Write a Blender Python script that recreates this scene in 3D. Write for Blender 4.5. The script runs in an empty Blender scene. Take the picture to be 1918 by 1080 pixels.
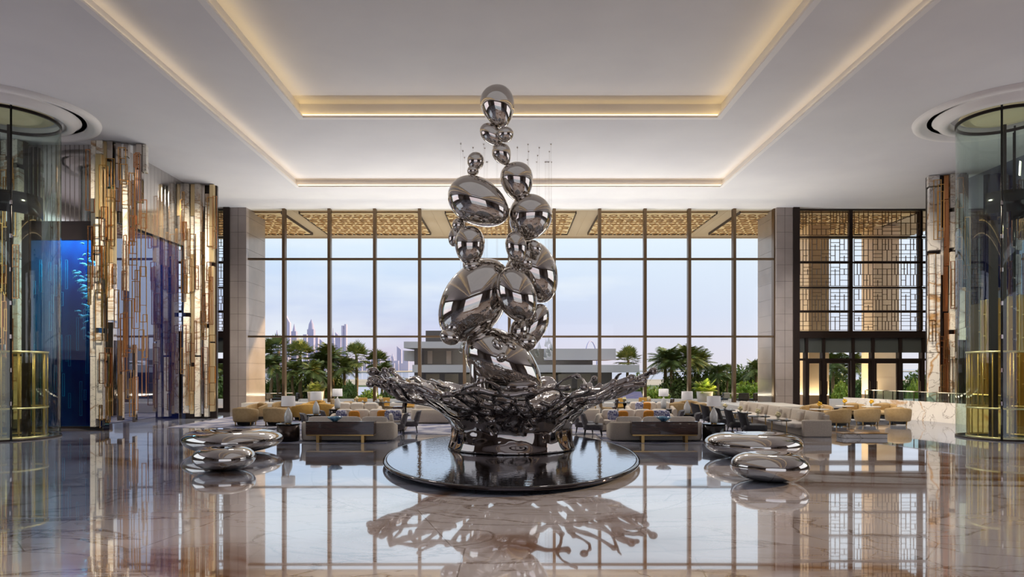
import bpy, bmesh, math, random
from math import pi, sin, cos, radians, sqrt
from mathutils import Vector, Matrix, noise, Euler
C = bpy.context.scene.collection
R = radians
# ---------------------------------------------------------------- camera
F = 1250.0; HZ = 690.0; CX = 958.0; EYE = 2.5; CEIL = 11.75
cd = bpy.data.cameras.new('camera'); cam = bpy.data.objects.new('camera', cd); C.objects.link(cam)
cam.location = (0, 0, EYE); cam.rotation_euler = (pi/2, 0, 0)
cd.lens = F/1918*36; cd.sensor_width = 36; cd.shift_y = (HZ-540)/1918; cd.shift_x = 1/1918
cd.clip_end = 8000; cd.clip_start = .1
sc = bpy.context.scene; sc.camera = cam
sc.view_settings.view_transform = 'Standard'; sc.view_settings.look = 'None'
sc.view_settings.gamma = 1; sc.view_settings.exposure = 0.0
sc.cycles.max_bounces = 10; sc.cycles.glossy_bounces = 5; sc.cycles.transparent_max_bounces = 24
sc.cycles.diffuse_bounces = 4; sc.cycles.caustics_reflective = False; sc.cycles.caustics_refractive = False
sc.cycles.sample_clamp_indirect = 4
try: sc.cycles.use_denoising = True
except Exception: pass
# ---------------------------------------------------------------- sky
def lin(r, g, b):
    f = lambda c: c/12.92 if c <= .04045 else ((c+.055)/1.055)**2.4
    return (f(r/255), f(g/255), f(b/255), 1)
W = bpy.data.worlds.new('sky'); sc.world = W; W.use_nodes = True
nt = W.node_tree; N = nt.nodes; L = nt.links; N.clear()
out = N.new('ShaderNodeOutputWorld'); bg = N.new('ShaderNodeBackground'); L.new(bg.outputs[0], out.inputs[0])
tc = N.new('ShaderNodeTexCoord'); sp = N.new('ShaderNodeSeparateXYZ'); L.new(tc.outputs['Generated'], sp.inputs[0])
ramp = N.new('ShaderNodeValToRGB'); L.new(sp.outputs['Z'], ramp.inputs[0])
e = ramp.color_ramp.elements; e[0].position = 0; e[0].color = lin(224, 204, 216); e[1].position = 1; e[1].color = lin(165, 195, 235)
for p, c in ((.03, (220, 208, 226)), (.08, (206, 212, 238)), (.14, (216, 228, 248)), (.2, (236, 247, 255)), (.45, (215, 232, 252))):
    x = e.new(p); x.color = lin(*c)
mp = N.new('ShaderNodeMapping'); mp.inputs['Scale'].default_value = (1.2, 1.2, 6); L.new(tc.outputs['Generated'], mp.inputs[0])
nz = N.new('ShaderNodeTexNoise'); nz.inputs['Scale'].default_value = 2.2; nz.inputs['Detail'].default_value = 5; L.new(mp.outputs[0], nz.inputs[0])
r2 = N.new('ShaderNodeValToRGB'); r2.color_ramp.elements[0].position = .46; r2.color_ramp.elements[1].position = .75; L.new(nz.outputs[0], r2.inputs[0])
xr = N.new('ShaderNodeMapRange'); xr.inputs['From Min'].default_value = -.25; xr.inputs['From Max'].default_value = .45; L.new(sp.outputs['X'], xr.inputs[0])
mx = N.new('ShaderNodeMath'); mx.operation = 'MAXIMUM'; L.new(r2.outputs[0], mx.inputs[0])
ml = N.new('ShaderNodeMath'); ml.operation = 'MULTIPLY'; ml.inputs[1].default_value = .55; L.new(xr.outputs[0], ml.inputs[0]); L.new(ml.outputs[0], mx.inputs[1])
mc = N.new('ShaderNodeMixRGB'); L.new(mx.outputs[0], mc.inputs[0]); L.new(ramp.outputs[0], mc.inputs[1]); mc.inputs[2].default_value = lin(250, 249, 250)
L.new(mc.outputs[0], bg.inputs[0]); bg.inputs[1].default_value = 1.15
# ---------------------------------------------------------------- lights
def area(name, loc, rot, sx, sy, power, col, spread=180):
    d = bpy.data.lights.new(name, 'AREA'); d.shape = 'RECTANGLE'; d.size = sx; d.size_y = sy; d.energy = power; d.color = col; d.spread = R(spread)
    o = bpy.data.objects.new(name, d); C.objects.link(o); o.location = loc; o.rotation_euler = rot; return o
sd = bpy.data.lights.new('sun', 'SUN'); sd.energy = 6.0; sd.angle = R(1.2); sd.color = (1, .66, .34)
so = bpy.data.objects.new('sun', sd); C.objects.link(so)
so.rotation_euler = Vector((-.88, -.30, -.30)).to_track_quat('-Z', 'Y').to_euler()
# added fill lamps; the first is an unseen panel behind the camera
area('rear_fill_panel', (0, -13.4, 4.4), (R(90), 0, 0), 26, 8, 140, (.82, .90, 1))
area('ceiling_fill_strip', (0, 37.2, .8), (R(-168), 0, 0), 28, .8, 1550, (.93, .96, 1), 150)  # invented strip at the window base, brightening the ceiling
for sx_ in (-1, 1):
    for y_ in (23.5, 29.5): area('column_fill', (sx_*12.8, y_, 11.5), Vector((sx_*4.5, 3.2, -6)).to_track_quat('-Z', 'Y').to_euler(), .8, .8, 300, (1, .88, .7), 80)  # added lamps that brighten the relief columns
for x_ in (-12.5, -7.5, -2.5, 2.5, 7.5, 12.5):
    for y_ in (31.5,): area('lounge_fill', (x_, y_+.8*(abs(x_) < 10), 11.5), (0, 0, 0), 1.0, 1.0, 210, (1, .95, .88), 140)  # added overhead lamps lifting the lounge seating
area('recess_fill_panel', (0, 8, 12.35), (0, 0, 0), 12, 20, 200, (.86, .92, 1))  # added overhead panel filling the front lobby, separate from the cove strips
area('side_fill_left', (-24.3, 17, 7), (R(90), 0, R(-90)), 16, 7, 200, (.92, .95, 1))  # added pair of unseen side panels, fill for the interior
area('side_fill_right', (24.3, 17, 7), (R(90), 0, R(90)), 16, 7, 200, (.92, .95, 1))
for cx_ in (-21, -14, -7, 0, 7, 14, 21):
    area('canopy_fill', (cx_, 43.5, .8), (R(180), 0, 0), 5, 3, 540, (1, .84, .60))  # added warm panels brightening the canopy underside and outdoor columns
# ---------------------------------------------------------------- materials
MT = {}
def mat(name, col=(200, 200, 200), rough=.5, metal=0, emit=None, es=0, ior=None, coat=0, spec=None):
    m = bpy.data.materials.new(name); m.use_nodes = True; b = m.node_tree.nodes['Principled BSDF']
    b.inputs['Base Color'].default_value = lin(*col); b.inputs['Roughness'].default_value = rough; b.inputs['Metallic'].default_value = metal
    if emit: b.inputs['Emission Color'].default_value = lin(*emit); b.inputs['Emission Strength'].default_value = es
    if ior: b.inputs['IOR'].default_value = ior
    if coat: b.inputs['Coat Weight'].default_value = coat; b.inputs['Coat Roughness'].default_value = .03
    if spec is not None: b.inputs['Specular IOR Level'].default_value = spec
    MT[name] = m; return m
def nodes(m): return m.node_tree.nodes, m.node_tree.links, m.node_tree.nodes['Principled BSDF']
def noisy(name, c1, c2, scale, rough=.5, metal=0, stretch=(1, 1, 1), lo=.35, hi=.65, detail=4, bump=0, coat=0):
    m = mat(name, c1, rough, metal, coat=coat); N, L, b = nodes(m)
    t = N.new('ShaderNodeTexCoord'); mp = N.new('ShaderNodeMapping'); mp.inputs['Scale'].default_value = stretch; L.new(t.outputs['Object'], mp.inputs[0])
    n = N.new('ShaderNodeTexNoise'); n.inputs['Scale'].default_value = scale; n.inputs['Detail'].default_value = detail; L.new(mp.outputs[0], n.inputs[0])
    r = N.new('ShaderNodeValToRGB'); r.color_ramp.elements[0].position = lo; r.color_ramp.elements[1].position = hi
    r.color_ramp.elements[0].color = lin(*c1); r.color_ramp.elements[1].color = lin(*c2)
    L.new(n.outputs[0], r.inputs[0]); L.new(r.outputs[0], b.inputs['Base Color'])
    if bump:
        bp = N.new('ShaderNodeBump'); bp.inputs['Strength'].default_value = bump; L.new(n.outputs[0], bp.inputs['Height']); L.new(bp.outputs[0], b.inputs['Normal'])
    return m
def marble(name, base, vein, cloud, sc1=.22, rough=.05, gold_w=.03, refl=0, joints=False):
    m = mat(name, base, rough); N, L, b = nodes(m)
    g = N.new('ShaderNodeNewGeometry'); mp = N.new('ShaderNodeMapping'); mp.inputs['Scale'].default_value = (.45, 1, 1); mp.inputs['Rotation'].default_value = (0, 0, .25)
    L.new(g.outputs['Position'], mp.inputs[0])
    def ridge(scale, w, det=6, dist=1.2):
        n = N.new('ShaderNodeTexNoise'); n.inputs['Scale'].default_value = scale; n.inputs['Detail'].default_value = det; n.inputs['Distortion'].default_value = dist; L.new(mp.outputs[0], n.inputs[0])
        s = N.new('ShaderNodeMath'); s.operation = 'SUBTRACT'; s.inputs[1].default_value = .5; L.new(n.outputs[0], s.inputs[0])
        a = N.new('ShaderNodeMath'); a.operation = 'ABSOLUTE'; L.new(s.outputs[0], a.inputs[0])
        r = N.new('ShaderNodeMapRange'); r.inputs['From Min'].default_value = 0; r.inputs['From Max'].default_value = w; r.inputs['To Min'].default_value = 1; r.inputs['To Max'].default_value = 0; L.new(a.outputs[0], r.inputs[0]); return r
    def mix(f, a, col, k):
        x = N.new('ShaderNodeMixRGB'); q = N.new('ShaderNodeMath'); q.operation = 'MULTIPLY'; q.inputs[1].default_value = k
        L.new(f.outputs[0], q.inputs[0]); L.new(q.outputs[0], x.inputs[0])
        if isinstance(a, tuple): x.inputs[1].default_value = lin(*a)
        else: L.new(a.outputs[0], x.inputs[1])
        x.inputs[2].default_value = lin(*col); return x
    n0 = N.new('ShaderNodeTexNoise'); n0.inputs['Scale'].default_value = sc1*1.2; n0.inputs['Detail'].default_value = 3; L.new(mp.outputs[0], n0.inputs[0])
    rr = N.new('ShaderNodeMapRange'); rr.inputs['From Min'].default_value = .4; rr.inputs['From Max'].default_value = .7; L.new(n0.outputs[0], rr.inputs[0])
    a = mix(rr, base, cloud, .8)
    # thick golden veins only where a slow mask allows them
    v1 = ridge(sc1, gold_w); nm = N.new('ShaderNodeTexNoise'); nm.inputs['Scale'].default_value = sc1*.9; L.new(g.outputs['Position'], nm.inputs[0])
    mk = N.new('ShaderNodeMapRange'); mk.inputs['From Min'].default_value = .43; mk.inputs['From Max'].default_value = .53; L.new(nm.outputs[0], mk.inputs[0])
    pr = N.new('ShaderNodeMath'); pr.operation = 'MULTIPLY'; L.new(v1.outputs[0], pr.inputs[0]); L.new(mk.outputs[0], pr.inputs[1])
    a = mix(pr, a, vein, .95)
    a = mix(ridge(sc1*2.6, .012, 8, 1.6), a, (104, 84, 68), .75)
    a = mix(ridge(sc1*5.3, .012, 8, .6), a, (140, 130, 125), .4)
    if joints:
        sx = N.new('ShaderNodeSeparateXYZ'); L.new(g.outputs['Position'], sx.inputs[0])
        def M2(op, p, q=None):
            k = N.new('ShaderNodeMath'); k.operation = op
            for i, v in enumerate((p, q)):
                if v is None: continue
                if isinstance(v, (int, float)): k.inputs[i].default_value = v
                else: L.new(v, k.inputs[i])
            return k.outputs[0]
        dx = sx.outputs['X']; dy = M2('SUBTRACT', sx.outputs['Y'], 18.9)
        rad = M2('SQRT', M2('ADD', M2('MULTIPLY', dx, dx), M2('MULTIPLY', M2('MULTIPLY', dy, .62), M2('MULTIPLY', dy, .62))))
        ring = M2('LESS_THAN', M2('ABSOLUTE', M2('SUBTRACT', rad, 5.1)), .012)
        ring2 = M2('LESS_THAN', M2('ABSOLUTE', M2('SUBTRACT', rad, 4.2)), .012)
        w = N.new('ShaderNodeTexVoronoi'); w.feature = 'DISTANCE_TO_EDGE'; w.inputs['Scale'].default_value = .3; w.inputs['Randomness'].default_value = .55; L.new(g.outputs['Position'], w.inputs[0])
        jt = M2('LESS_THAN', w.outputs['Distance'], .003)
        al = M2('MAXIMUM', M2('MAXIMUM', ring, ring2), jt)
        x = N.new('ShaderNodeMixRGB'); L.new(M2('MULTIPLY', al, .6), x.inputs[0]); L.new(a.outputs[0], x.inputs[1]); x.inputs[2].default_value = lin(110, 100, 96); a = x
    L.new(a.outputs[0], b.inputs['Base Color'])
    if refl:
        o = N['Material Output']; gl = N.new('ShaderNodeBsdfGlossy'); gl.inputs['Roughness'].default_value = .02; gl.inputs['Color'].default_value = (.93, .96, 1, 1)
        fr = N.new('ShaderNodeFresnel'); fr.inputs['IOR'].default_value = refl; ms = N.new('ShaderNodeMixShader')
        L.new(fr.outputs[0], ms.inputs[0]); L.new(b.outputs[0], ms.inputs[1]); L.new(gl.outputs[0], ms.inputs[2]); L.new(ms.outputs[0], o.inputs[0])
    return m
def mirrorglass(name, col, ior):
    m = mat(name, col, .05); N, L, b = nodes(m); o = N['Material Output']; g = N.new('ShaderNodeBsdfGlossy'); g.inputs['Roughness'].default_value = .015; g.inputs['Color'].default_value = (.8, .85, 1, 1)
    f = N.new('ShaderNodeFresnel'); f.inputs[0].default_value = ior; ms = N.new('ShaderNodeMixShader'); L.new(f.outputs[0], ms.inputs[0]); L.new(b.outputs[0], ms.inputs[1]); L.new(g.outputs[0], ms.inputs[2]); L.new(ms.outputs[0], o.inputs[0])
def glass(name, tint=(235, 245, 245), ior=1.45, rough=0, refl=(255, 255, 255)):
    m = bpy.data.materials.new(name); m.use_nodes = True; N = m.node_tree.nodes; L = m.node_tree.links; N.clear()
    o = N.new('ShaderNodeOutputMaterial'); t = N.new('ShaderNodeBsdfTransparent'); t.inputs[0].default_value = lin(*tint)
    g = N.new('ShaderNodeBsdfGlossy'); g.inputs['Roughness'].default_value = rough; g.inputs['Color'].default_value = lin(*refl)
    # Schlick reflectance, the same seen from either side of the sheet
    lw = N.new('ShaderNodeLayerWeight'); lw.inputs[0].default_value = .5; pw = N.new('ShaderNodeMath'); pw.operation = 'POWER'; pw.inputs[1].default_value = 5; L.new(lw.outputs['Facing'], pw.inputs[0])
    F0 = ((ior-1)/(ior+1))**2; f = N.new('ShaderNodeMath'); f.operation = 'MULTIPLY_ADD'; f.inputs[1].default_value = 1-F0; f.inputs[2].default_value = F0; L.new(pw.outputs[0], f.inputs[0]); ms = N.new('ShaderNodeMixShader')
    L.new(f.outputs[0], ms.inputs[0]); L.new(t.outputs[0], ms.inputs[1]); L.new(g.outputs[0], ms.inputs[2]); L.new(ms.outputs[0], o.inputs[0]); MT[name] = m; return m
marble('floor_marble', (200, 204, 222), (118, 78, 30), (170, 174, 192), .16, .06, .06, 3.5, True)
marble('gold_marble', (236, 230, 222), (186, 138, 74), (216, 208, 202), .26, .12, .018, 1.5)
marble('slab_marble', (238, 230, 214), (170, 130, 86), (222, 212, 198), .7, .15, .03, 1.4)
noisy('plaster', (216, 213, 214), (222, 219, 219), .4, .85)
mat('lip_white', (235, 230, 226), .6)
mat('cove_led', (255, 220, 150), .5, emit=(255, 226, 160), es=3.3)
mat('cove_led_soft', (255, 230, 190), .5, emit=(255, 232, 190), es=2.6)
mat('chrome', (196, 190, 184), .015, 1)
mat('chrome_black', (70, 64, 66), .03, 1)
mat('chrome_dark', (146, 138, 135), .03, 1)
noisy('stone_panel', (162, 150, 144), (150, 139, 134), .8, .14)
mat('bronze_dark', (46, 36, 32), .35, .6)
mat('bronze_mullion', (112, 92, 70), .3, .8)
mat('dark_beam', (52, 40, 34), .4, .3)
mat('grey_glass_band', (74, 78, 76), .25, .2)
mat('black_gloss', (14, 13, 14), .04, 0, ior=1.6)
glass('window_glass', (244, 248, 250), 1.25)
glass('tank_glass', (190, 225, 240), 1.3)
glass('clear_glass', (222, 236, 232), 1.5)
glass('cylinder_glass', (228, 240, 234), 1.6)
glass('gold_glass', (246, 230, 186), 1.6)
glass('lamp_glass', (232, 234, 232), 1.45)
mat('gold', (222, 172, 104), .2, 1)
mat('copper', (200, 138, 92), .25, 1)
mat('gold_pale', (228, 204, 156), .32, .8)
mat('mirror_strip', (196, 186, 178), .06, 1)
mirrorglass('navy_glass', (8, 18, 62), 3.4)
noisy('aquarium_blue', (4, 22, 90), (8, 96, 140), .7, .05, 0, (1, 1, .35), lo=.4, hi=.7, coat=1)
mat('fish', (214, 244, 240), .3)
mat('coral', (30, 120, 140), .3)
mat('reeded_mirror', (206, 202, 198), .07, .95)
mat('dark_wall', (120, 108, 100), .25, .1)
noisy('sofa_fabric', (196, 182, 166), (184, 170, 154), 30, .85)
noisy('cushion_fabric', (214, 204, 192), (202, 190, 178), 30, .85)
noisy('tan_leather', (170, 142, 98), (158, 130, 88), 12, .5)
noisy('gold_fabric', (196, 152, 72), (184, 140, 62), 14, .6)
noisy('grey_velvet', (84, 76, 80), (62, 56, 60), 9, .55)
noisy('black_velvet', (44, 40, 42), (32, 29, 31), 9, .6)
noisy('orange_cloth', (214, 142, 40), (196, 122, 26), 20, .7)
noisy('floral_cloth', (206, 204, 214), (98, 98, 140), 14, .8, lo=.45, hi=.55)
noisy('walnut', (74, 44, 34), (40, 22, 18), 3, .25, 0, (.5, 8, 26), coat=.6)
mat('brass', (182, 148, 92), .3, .9)
mat('drum_bronze', (72, 60, 54), .25, .8)
mat('drum_black', (22, 20, 20), .15, .3)
mat('lamp_shade', (240, 236, 234), .9, emit=(255, 244, 236), es=.1)
noisy('blue_bowl', (20, 70, 130), (130, 190, 214), 9, .1, coat=1)
mat('porcelain', (235, 234, 232), .2)
mat('flower', (236, 222, 176), .7); mat('flower_yellow', (226, 176, 40), .7)
mat('white_stone', (206, 200, 192), .5)
noisy('carpet', (176, 172, 178), (104, 106, 132), 1.1, .95, 0, (1, 1, 1), lo=.42, hi=.58, detail=8)
noisy('terrace_stone', (150, 140, 128), (136, 127, 116), 1.2, .5)
noisy('lawn', (60, 84, 34), (92, 112, 52), .6, .9)
noisy('sea', (150, 168, 190), (168, 184, 204), .05, .12)
noisy('sand', (196, 184, 164), (176, 164, 146), .02, .9)
noisy('palm_green', (104, 118, 50), (146, 146, 72), 3, .55)
noisy('palm_green_dark', (80, 98, 46), (118, 126, 60), 3, .55)
noisy('leaf_green', (84, 108, 44), (132, 148, 66), .9, .6)
noisy('leaf_bright', (130, 160, 50), (170, 178, 60), 2, .6)
noisy('trunk', (148, 120, 84), (112, 88, 60), 9, .8, 0, (1, 1, 3), bump=.3)
noisy('tower_haze', (170, 170, 204), (186, 182, 210), .01, .6)  # aerial haze is put into this pale lilac and the next
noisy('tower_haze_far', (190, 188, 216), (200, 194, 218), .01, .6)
noisy('pavilion_white', (214, 204, 204), (206, 196, 198), .3, .7)
mat('pavilion_dark', (72, 62, 54), .5); mat('pavilion_glass', (128, 118, 98), .12, .3)
mat('terrace_blue', (62, 82, 104), .6); mat('terrace_dark', (54, 54, 56), .6)
noisy('canopy_panel', (226, 198, 150), (206, 176, 128), 2, .5); mat('canopy_backing', (168, 132, 88), .7); noisy('tan_stone', (236, 206, 166), (226, 194, 152), .8, .35); mat('crystal', (226, 224, 218), .12, coat=1); mat('etched_blue', (60, 170, 190), .3)
mat('canopy_slat', (252, 232, 190), .45); mat('canopy_frame', (176, 158, 138), .5); mat('joint', (60, 44, 34), .6)
mat('lilac_stone', (170, 166, 196), .5)
# ---------------------------------------------------------------- mesh helpers
class MB:
    def __init__(s): s.bm = bmesh.new()
    def box(s, x0, x1, y0, y1, z0, z1, bev=0, seg=2, M=None):
        v = [s.bm.verts.new(p) for p in ((x0,y0,z0),(x1,y0,z0),(x1,y1,z0),(x0,y1,z0),(x0,y0,z1),(x1,y0,z1),(x1,y1,z1),(x0,y1,z1))]
        fs = [s.bm.faces.new([v[i] for i in q]) for q in ((3,2,1,0),(4,5,6,7),(0,1,5,4),(1,2,6,5),(2,3,7,6),(3,0,4,7))]
        if bev:
            es = list({e for f in fs for e in f.edges})
            r = bmesh.ops.bevel(s.bm, geom=es, offset=bev, segments=seg, profile=.5, affect='EDGES')
            v = list({x for f in r['faces'] for x in f.verts} | {x for x in v if x.is_valid})
        if M: bmesh.ops.transform(s.bm, matrix=M, verts=[x for x in v if x.is_valid])
        return s
    def lathe(s, prof, n=32, c=(0, 0, 0), a0=0, a1=2*pi, sx=1, sy=1, smooth=True):
        full = abs(a1-a0-2*pi) < 1e-6; m = n if full else n+1; rings = []
        for r, z in prof:
            if r < 1e-5 and full: rings.append([s.bm.verts.new((c[0], c[1], c[2]+z))]*m); continue
            rings.append([s.bm.verts.new((c[0]+sx*r*cos(a0+(a1-a0)*i/n), c[1]+sy*r*sin(a0+(a1-a0)*i/n), c[2]+z)) for i in range(m)])
        for a, b in zip(rings, rings[1:]):
            for i in range(n):
                j = (i+1) % m if full else i+1
                q = []
                for x in (a[i], a[j], b[j], b[i]):
                    if x not in q: q.append(x)
                if len(q) > 2:
                    f = s.bm.faces.new(q); f.smooth = smooth
        return s
    def cyl(s, c, r, h, n=20, r2=None):
        r2 = r if r2 is None else r2
        s.lathe([(0, 0), (r, 0), (r2, h), (0, h)], n, c, smooth=False); return s
    def tube(s, pts, r, n=6, cap=True):
        pts = [Vector(p) for p in pts]; rs = r if isinstance(r, (list, tuple)) else [r]*len(pts); rings = []; up = Vector((.13, .27, .95))
        for i, p in enumerate(pts):
            d = (pts[min(i+1, len(pts)-1)]-pts[max(i-1, 0)]).normalized()
            u = d.cross(up)
            if u.length < .05: u = d.cross(Vector((1, 0, 0)))
            u.normalize(); w = d.cross(u)
            rings.append([s.bm.verts.new(p+(u*cos(2*pi*k/n)+w*sin(2*pi*k/n))*rs[i]) for k in range(n)])
        for a, b in zip(rings, rings[1:]):
            for k in range(n): f = s.bm.faces.new((a[k], a[(k+1) % n], b[(k+1) % n], b[k])); f.smooth = True
        if cap: s.bm.faces.new(rings[0][::-1]); s.bm.faces.new(rings[-1])
        return s
    def puff(s, c, d, e1=.5, e2=.5, rot=None, n=14, m=8):
        """superellipsoid of half sizes d: cushions, pebbles"""
        g = lambda w, e: math.copysign(abs(w)**e, w); vs = []; M = (rot or Matrix.Identity(3)).to_3x3() if rot else Matrix.Identity(3)
        rows = []
        for i in range(m+1):
            a = -pi/2+pi*i/m; row = []
            for j in range(n):
                b = 2*pi*j/n-pi
                row.append(Vector((d[0]*g(cos(a), e1)*g(cos(b), e2), d[1]*g(cos(a), e1)*g(sin(b), e2), d[2]*g(sin(a), e1))))
            rows.append(row)
        rings = [[s.bm.verts.new(Vector(c)+M@r) for r in row] if 0 < i < m else [s.bm.verts.new(Vector(c)+M@row[0])]*n for i, row in enumerate(rows)]
        for a, b in zip(rings, rings[1:]):
            for k in range(n):
                q = []
                for x in (a[k], a[(k+1) % n], b[(k+1) % n], b[k]):
                    if x not in q: q.append(x)
                if len(q) > 2: f = s.bm.faces.new(q); f.smooth = True
        return s
    def quad(s, a, b, c, d): s.bm.faces.new([s.bm.verts.new(p) for p in (a, b, c, d)]); return s
    def frame(s, x0, x1, z0, z1, y, t=.02, dp=.03):
        s.box(x0, x1, y, y+dp, z0, z0+t); s.box(x0, x1, y, y+dp, z1-t, z1); s.box(x0, x0+t, y, y+dp, z0+t, z1-t); s.box(x1-t, x1, y, y+dp, z0+t, z1-t); return s
    def build(s, name, m, parent=None, loc=None, smooth=False, label=None):
        me = bpy.data.meshes.new(name)
        bmesh.ops.recalc_face_normals(s.bm, faces=s.bm.faces)
        if smooth:
            for f in s.bm.faces: f.smooth = True
        s.bm.to_mesh(me); s.bm.free()
        me.materials.append(MT[m] if isinstance(m, str) else m)
        o = bpy.data.objects.new(name, me); C.objects.link(o)
        if parent: o.parent = parent
        if loc: o.location = loc
        if label: o['label'] = label
        return o
def tag(o, label, cat, group=None, kind=None):
    o['label'] = label; o['category'] = cat
    if group: o['group'] = group
    if kind: o['kind'] = kind
    return o
def thing(name, label, cat, loc=(0, 0, 0), rz=0, group=None):
    o = bpy.data.objects.new(name, None); C.objects.link(o); o.location = loc; o.rotation_euler = (0, 0, rz); o.empty_display_size = .1
    return tag(o, label, cat, group)
def struct(name, mb, m, parent=None, **k):
    o = mb.build(name, m, parent, **k)
    if not parent: o['kind'] = 'structure'
    return o
def dup(root, loc, rz=0, label=None, group=None, s=None):
    def cp(o, par):
        c = o.copy(); C.objects.link(c); c.parent = par
        for ch in kids.get(o, []): cp(ch, c)
        return c
    kids = {}
    for o in C.objects:
        if o.parent: kids.setdefault(o.parent, []).append(o)
    r = cp(root, None); r.location = loc; r.rotation_euler = (0, 0, rz)
    if label: r['label'] = label
    if group: r['group'] = group
    if s: r.scale = (s, s, s) if isinstance(s, (int, float)) else s
    return r
def P(x, y, Y): return Vector(((x-CX)/F*Y, Y, EYE-(y-HZ)/F*Y))
def G(x, y): Y = EYE*F/(y-HZ); return Vector(((x-CX)/F*Y, Y, 0))
# ================================================================= ROOM
b = MB(); b.box(-26, 26, -14, 39.0, -.3, 0); struct('floor', b, 'floor_marble')
b = MB(); b.box(-14.6, 9.2, 28.2, 37.4, 0.0, .012); b.box(-9.6, 9.2, 25.4, 28.2, 0, .012); b.box(-9.6, -4.2, 22.35, 25.4, 0, .012); b.box(1.6+1.6, 9.2, 22.35, 25.4, 0, .012); c_ = b.build('lounge_carpet', 'carpet'); tag(c_, 'mottled grey blue carpet under the lounge seating', 'carpet')
# ceiling with two stepped recesses
OX0, OX1, OY1 = -10.95, 10.75, 34.0; IX0, IX1, IY1 = -8.15, 8.05, 25.65; YB = -14
Z1, Z2 = CEIL+.36, CEIL+.36+.55
b = MB()
b.box(-26, OX0, YB, 39.0, CEIL, CEIL+1.3); b.box(OX1, 26, YB, 39.0, CEIL, CEIL+1.3); b.box(OX0, OX1, OY1, 39.0, CEIL, CEIL+1.3)
b.box(OX0, IX0, YB, OY1, Z1, CEIL+1.3); b.box(IX1, OX1, YB, OY1, Z1, CEIL+1.3); b.box(IX0, IX1, IY1, OY1, Z1, CEIL+1.3)
b.box(IX0, IX1, YB, IY1, Z2, CEIL+1.3)
struct('ceiling', b, 'plaster')
def ubox(b, x0, x1, y1, w, z0, z1, d=0):   # U-shaped strip along the inside of a recess edge
    b.box(x0+d, x0+d+w, YB, y1-d, z0, z1); b.box(x1-d-w, x1-d, YB, y1-d, z0, z1); b.box(x0+d+w, x1-d-w, y1-d-w, y1-d, z0, z1)
b = MB(); ubox(b, OX0, OX1, OY1, .16, CEIL-.04, CEIL+.03); struct('trim_1', b, 'lip_white')
b = MB(); ubox(b, IX0, IX1, IY1, .2, Z1-.05, Z1+.04); struct('trim_2', b, 'lip_white')
b = MB(); ubox(b, OX0, OX1, OY1, .05, CEIL+.05, CEIL+.09, .03); o = b.build('cove_light_strip', 'cove_led_soft'); tag(o, 'soft warm light strip round the outer ceiling recess', 'cove light')
b = MB(); ubox(b, IX0, IX1, IY1, .06, Z1+.06, Z1+.12, .03); o = b.build('cove_light_strip', 'cove_led'); tag(o, 'bright golden light strip round the inner ceiling recess', 'cove light')
# back and side shell behind the camera
b = MB(); b.box(-26, -14, -14.3, -14, 0, CEIL); b.box(14, 26, -14.3, -14, 0, CEIL); b.box(-14, 14, -14.3, -14, 8.6, CEIL); struct('wall_back', b, 'stone_panel')
# window wall
WY = 38.67; WZT = CEIL; mx_px = [457, 532, 617, 702, 786, 870, 954, 1038, 1123, 1208, 1291, 1375, 1450]
mxs = [(p-CX)/F*WY for p in mx_px]; tz = [0.55, EYE+60/F*WY, EYE+205/F*WY, CEIL]
for i in range(12):
    x0, x1 = mxs[i], mxs[i+1]; b = MB()
    b.box(x0-.085, x0+.085, WY-.12, WY+.22, .5, CEIL)
    if i == 11: b.box(x1-.06, x1+.06, WY-.12, WY+.22, .5, CEIL)
    for z in tz[1:3]: b.box(x0+.085, x1-.085, WY-.1, WY+.12, z-.055, z+.055)
    w = struct('window_%d' % (i+1), b, 'bronze_mullion')
    g = MB()
    for za, zb in zip(tz, tz[1:]): g.box(x0+.085, x1-.085, WY+.02, WY+.04, za, zb)
    g.build('pane', 'window_glass', w)
b = MB(); b.box(-15.3, 15.3, WY-.9, WY+.3, 0, .55, .02); struct('trim_3', b, 'white_stone')
# piers beside the window
def pier(sx, nm):
    b = MB(); xa, xb = 15.45, 15.22; out = MB()
    for k in range(13):
        z0 = k*.94; z1 = min(z0+.928, CEIL)
        b.box(*sorted((sx*15.23, sx*16.16)), WY-.35, WY+2.6, z0, z1) if z0 < CEIL else None
    struct(nm, b, 'stone_panel')
    b = MB(); b.box(*sorted((sx*15.26, sx*16.12)), WY-.32, WY+2.55, 0, CEIL); b.box(*sorted((sx*16.16, sx*16.52)), WY-.45, WY+.3, 0, CEIL)
    b.box(*sorted((sx*15.69, sx*15.705)), WY-.352, WY-.34, 0, CEIL)
    struct('trim_%d' % (4 if sx < 0 else 5), b, 'bronze_dark')
pier(-1, 'wall_pier_left'); pier(1, 'wall_pier_right')
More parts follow.
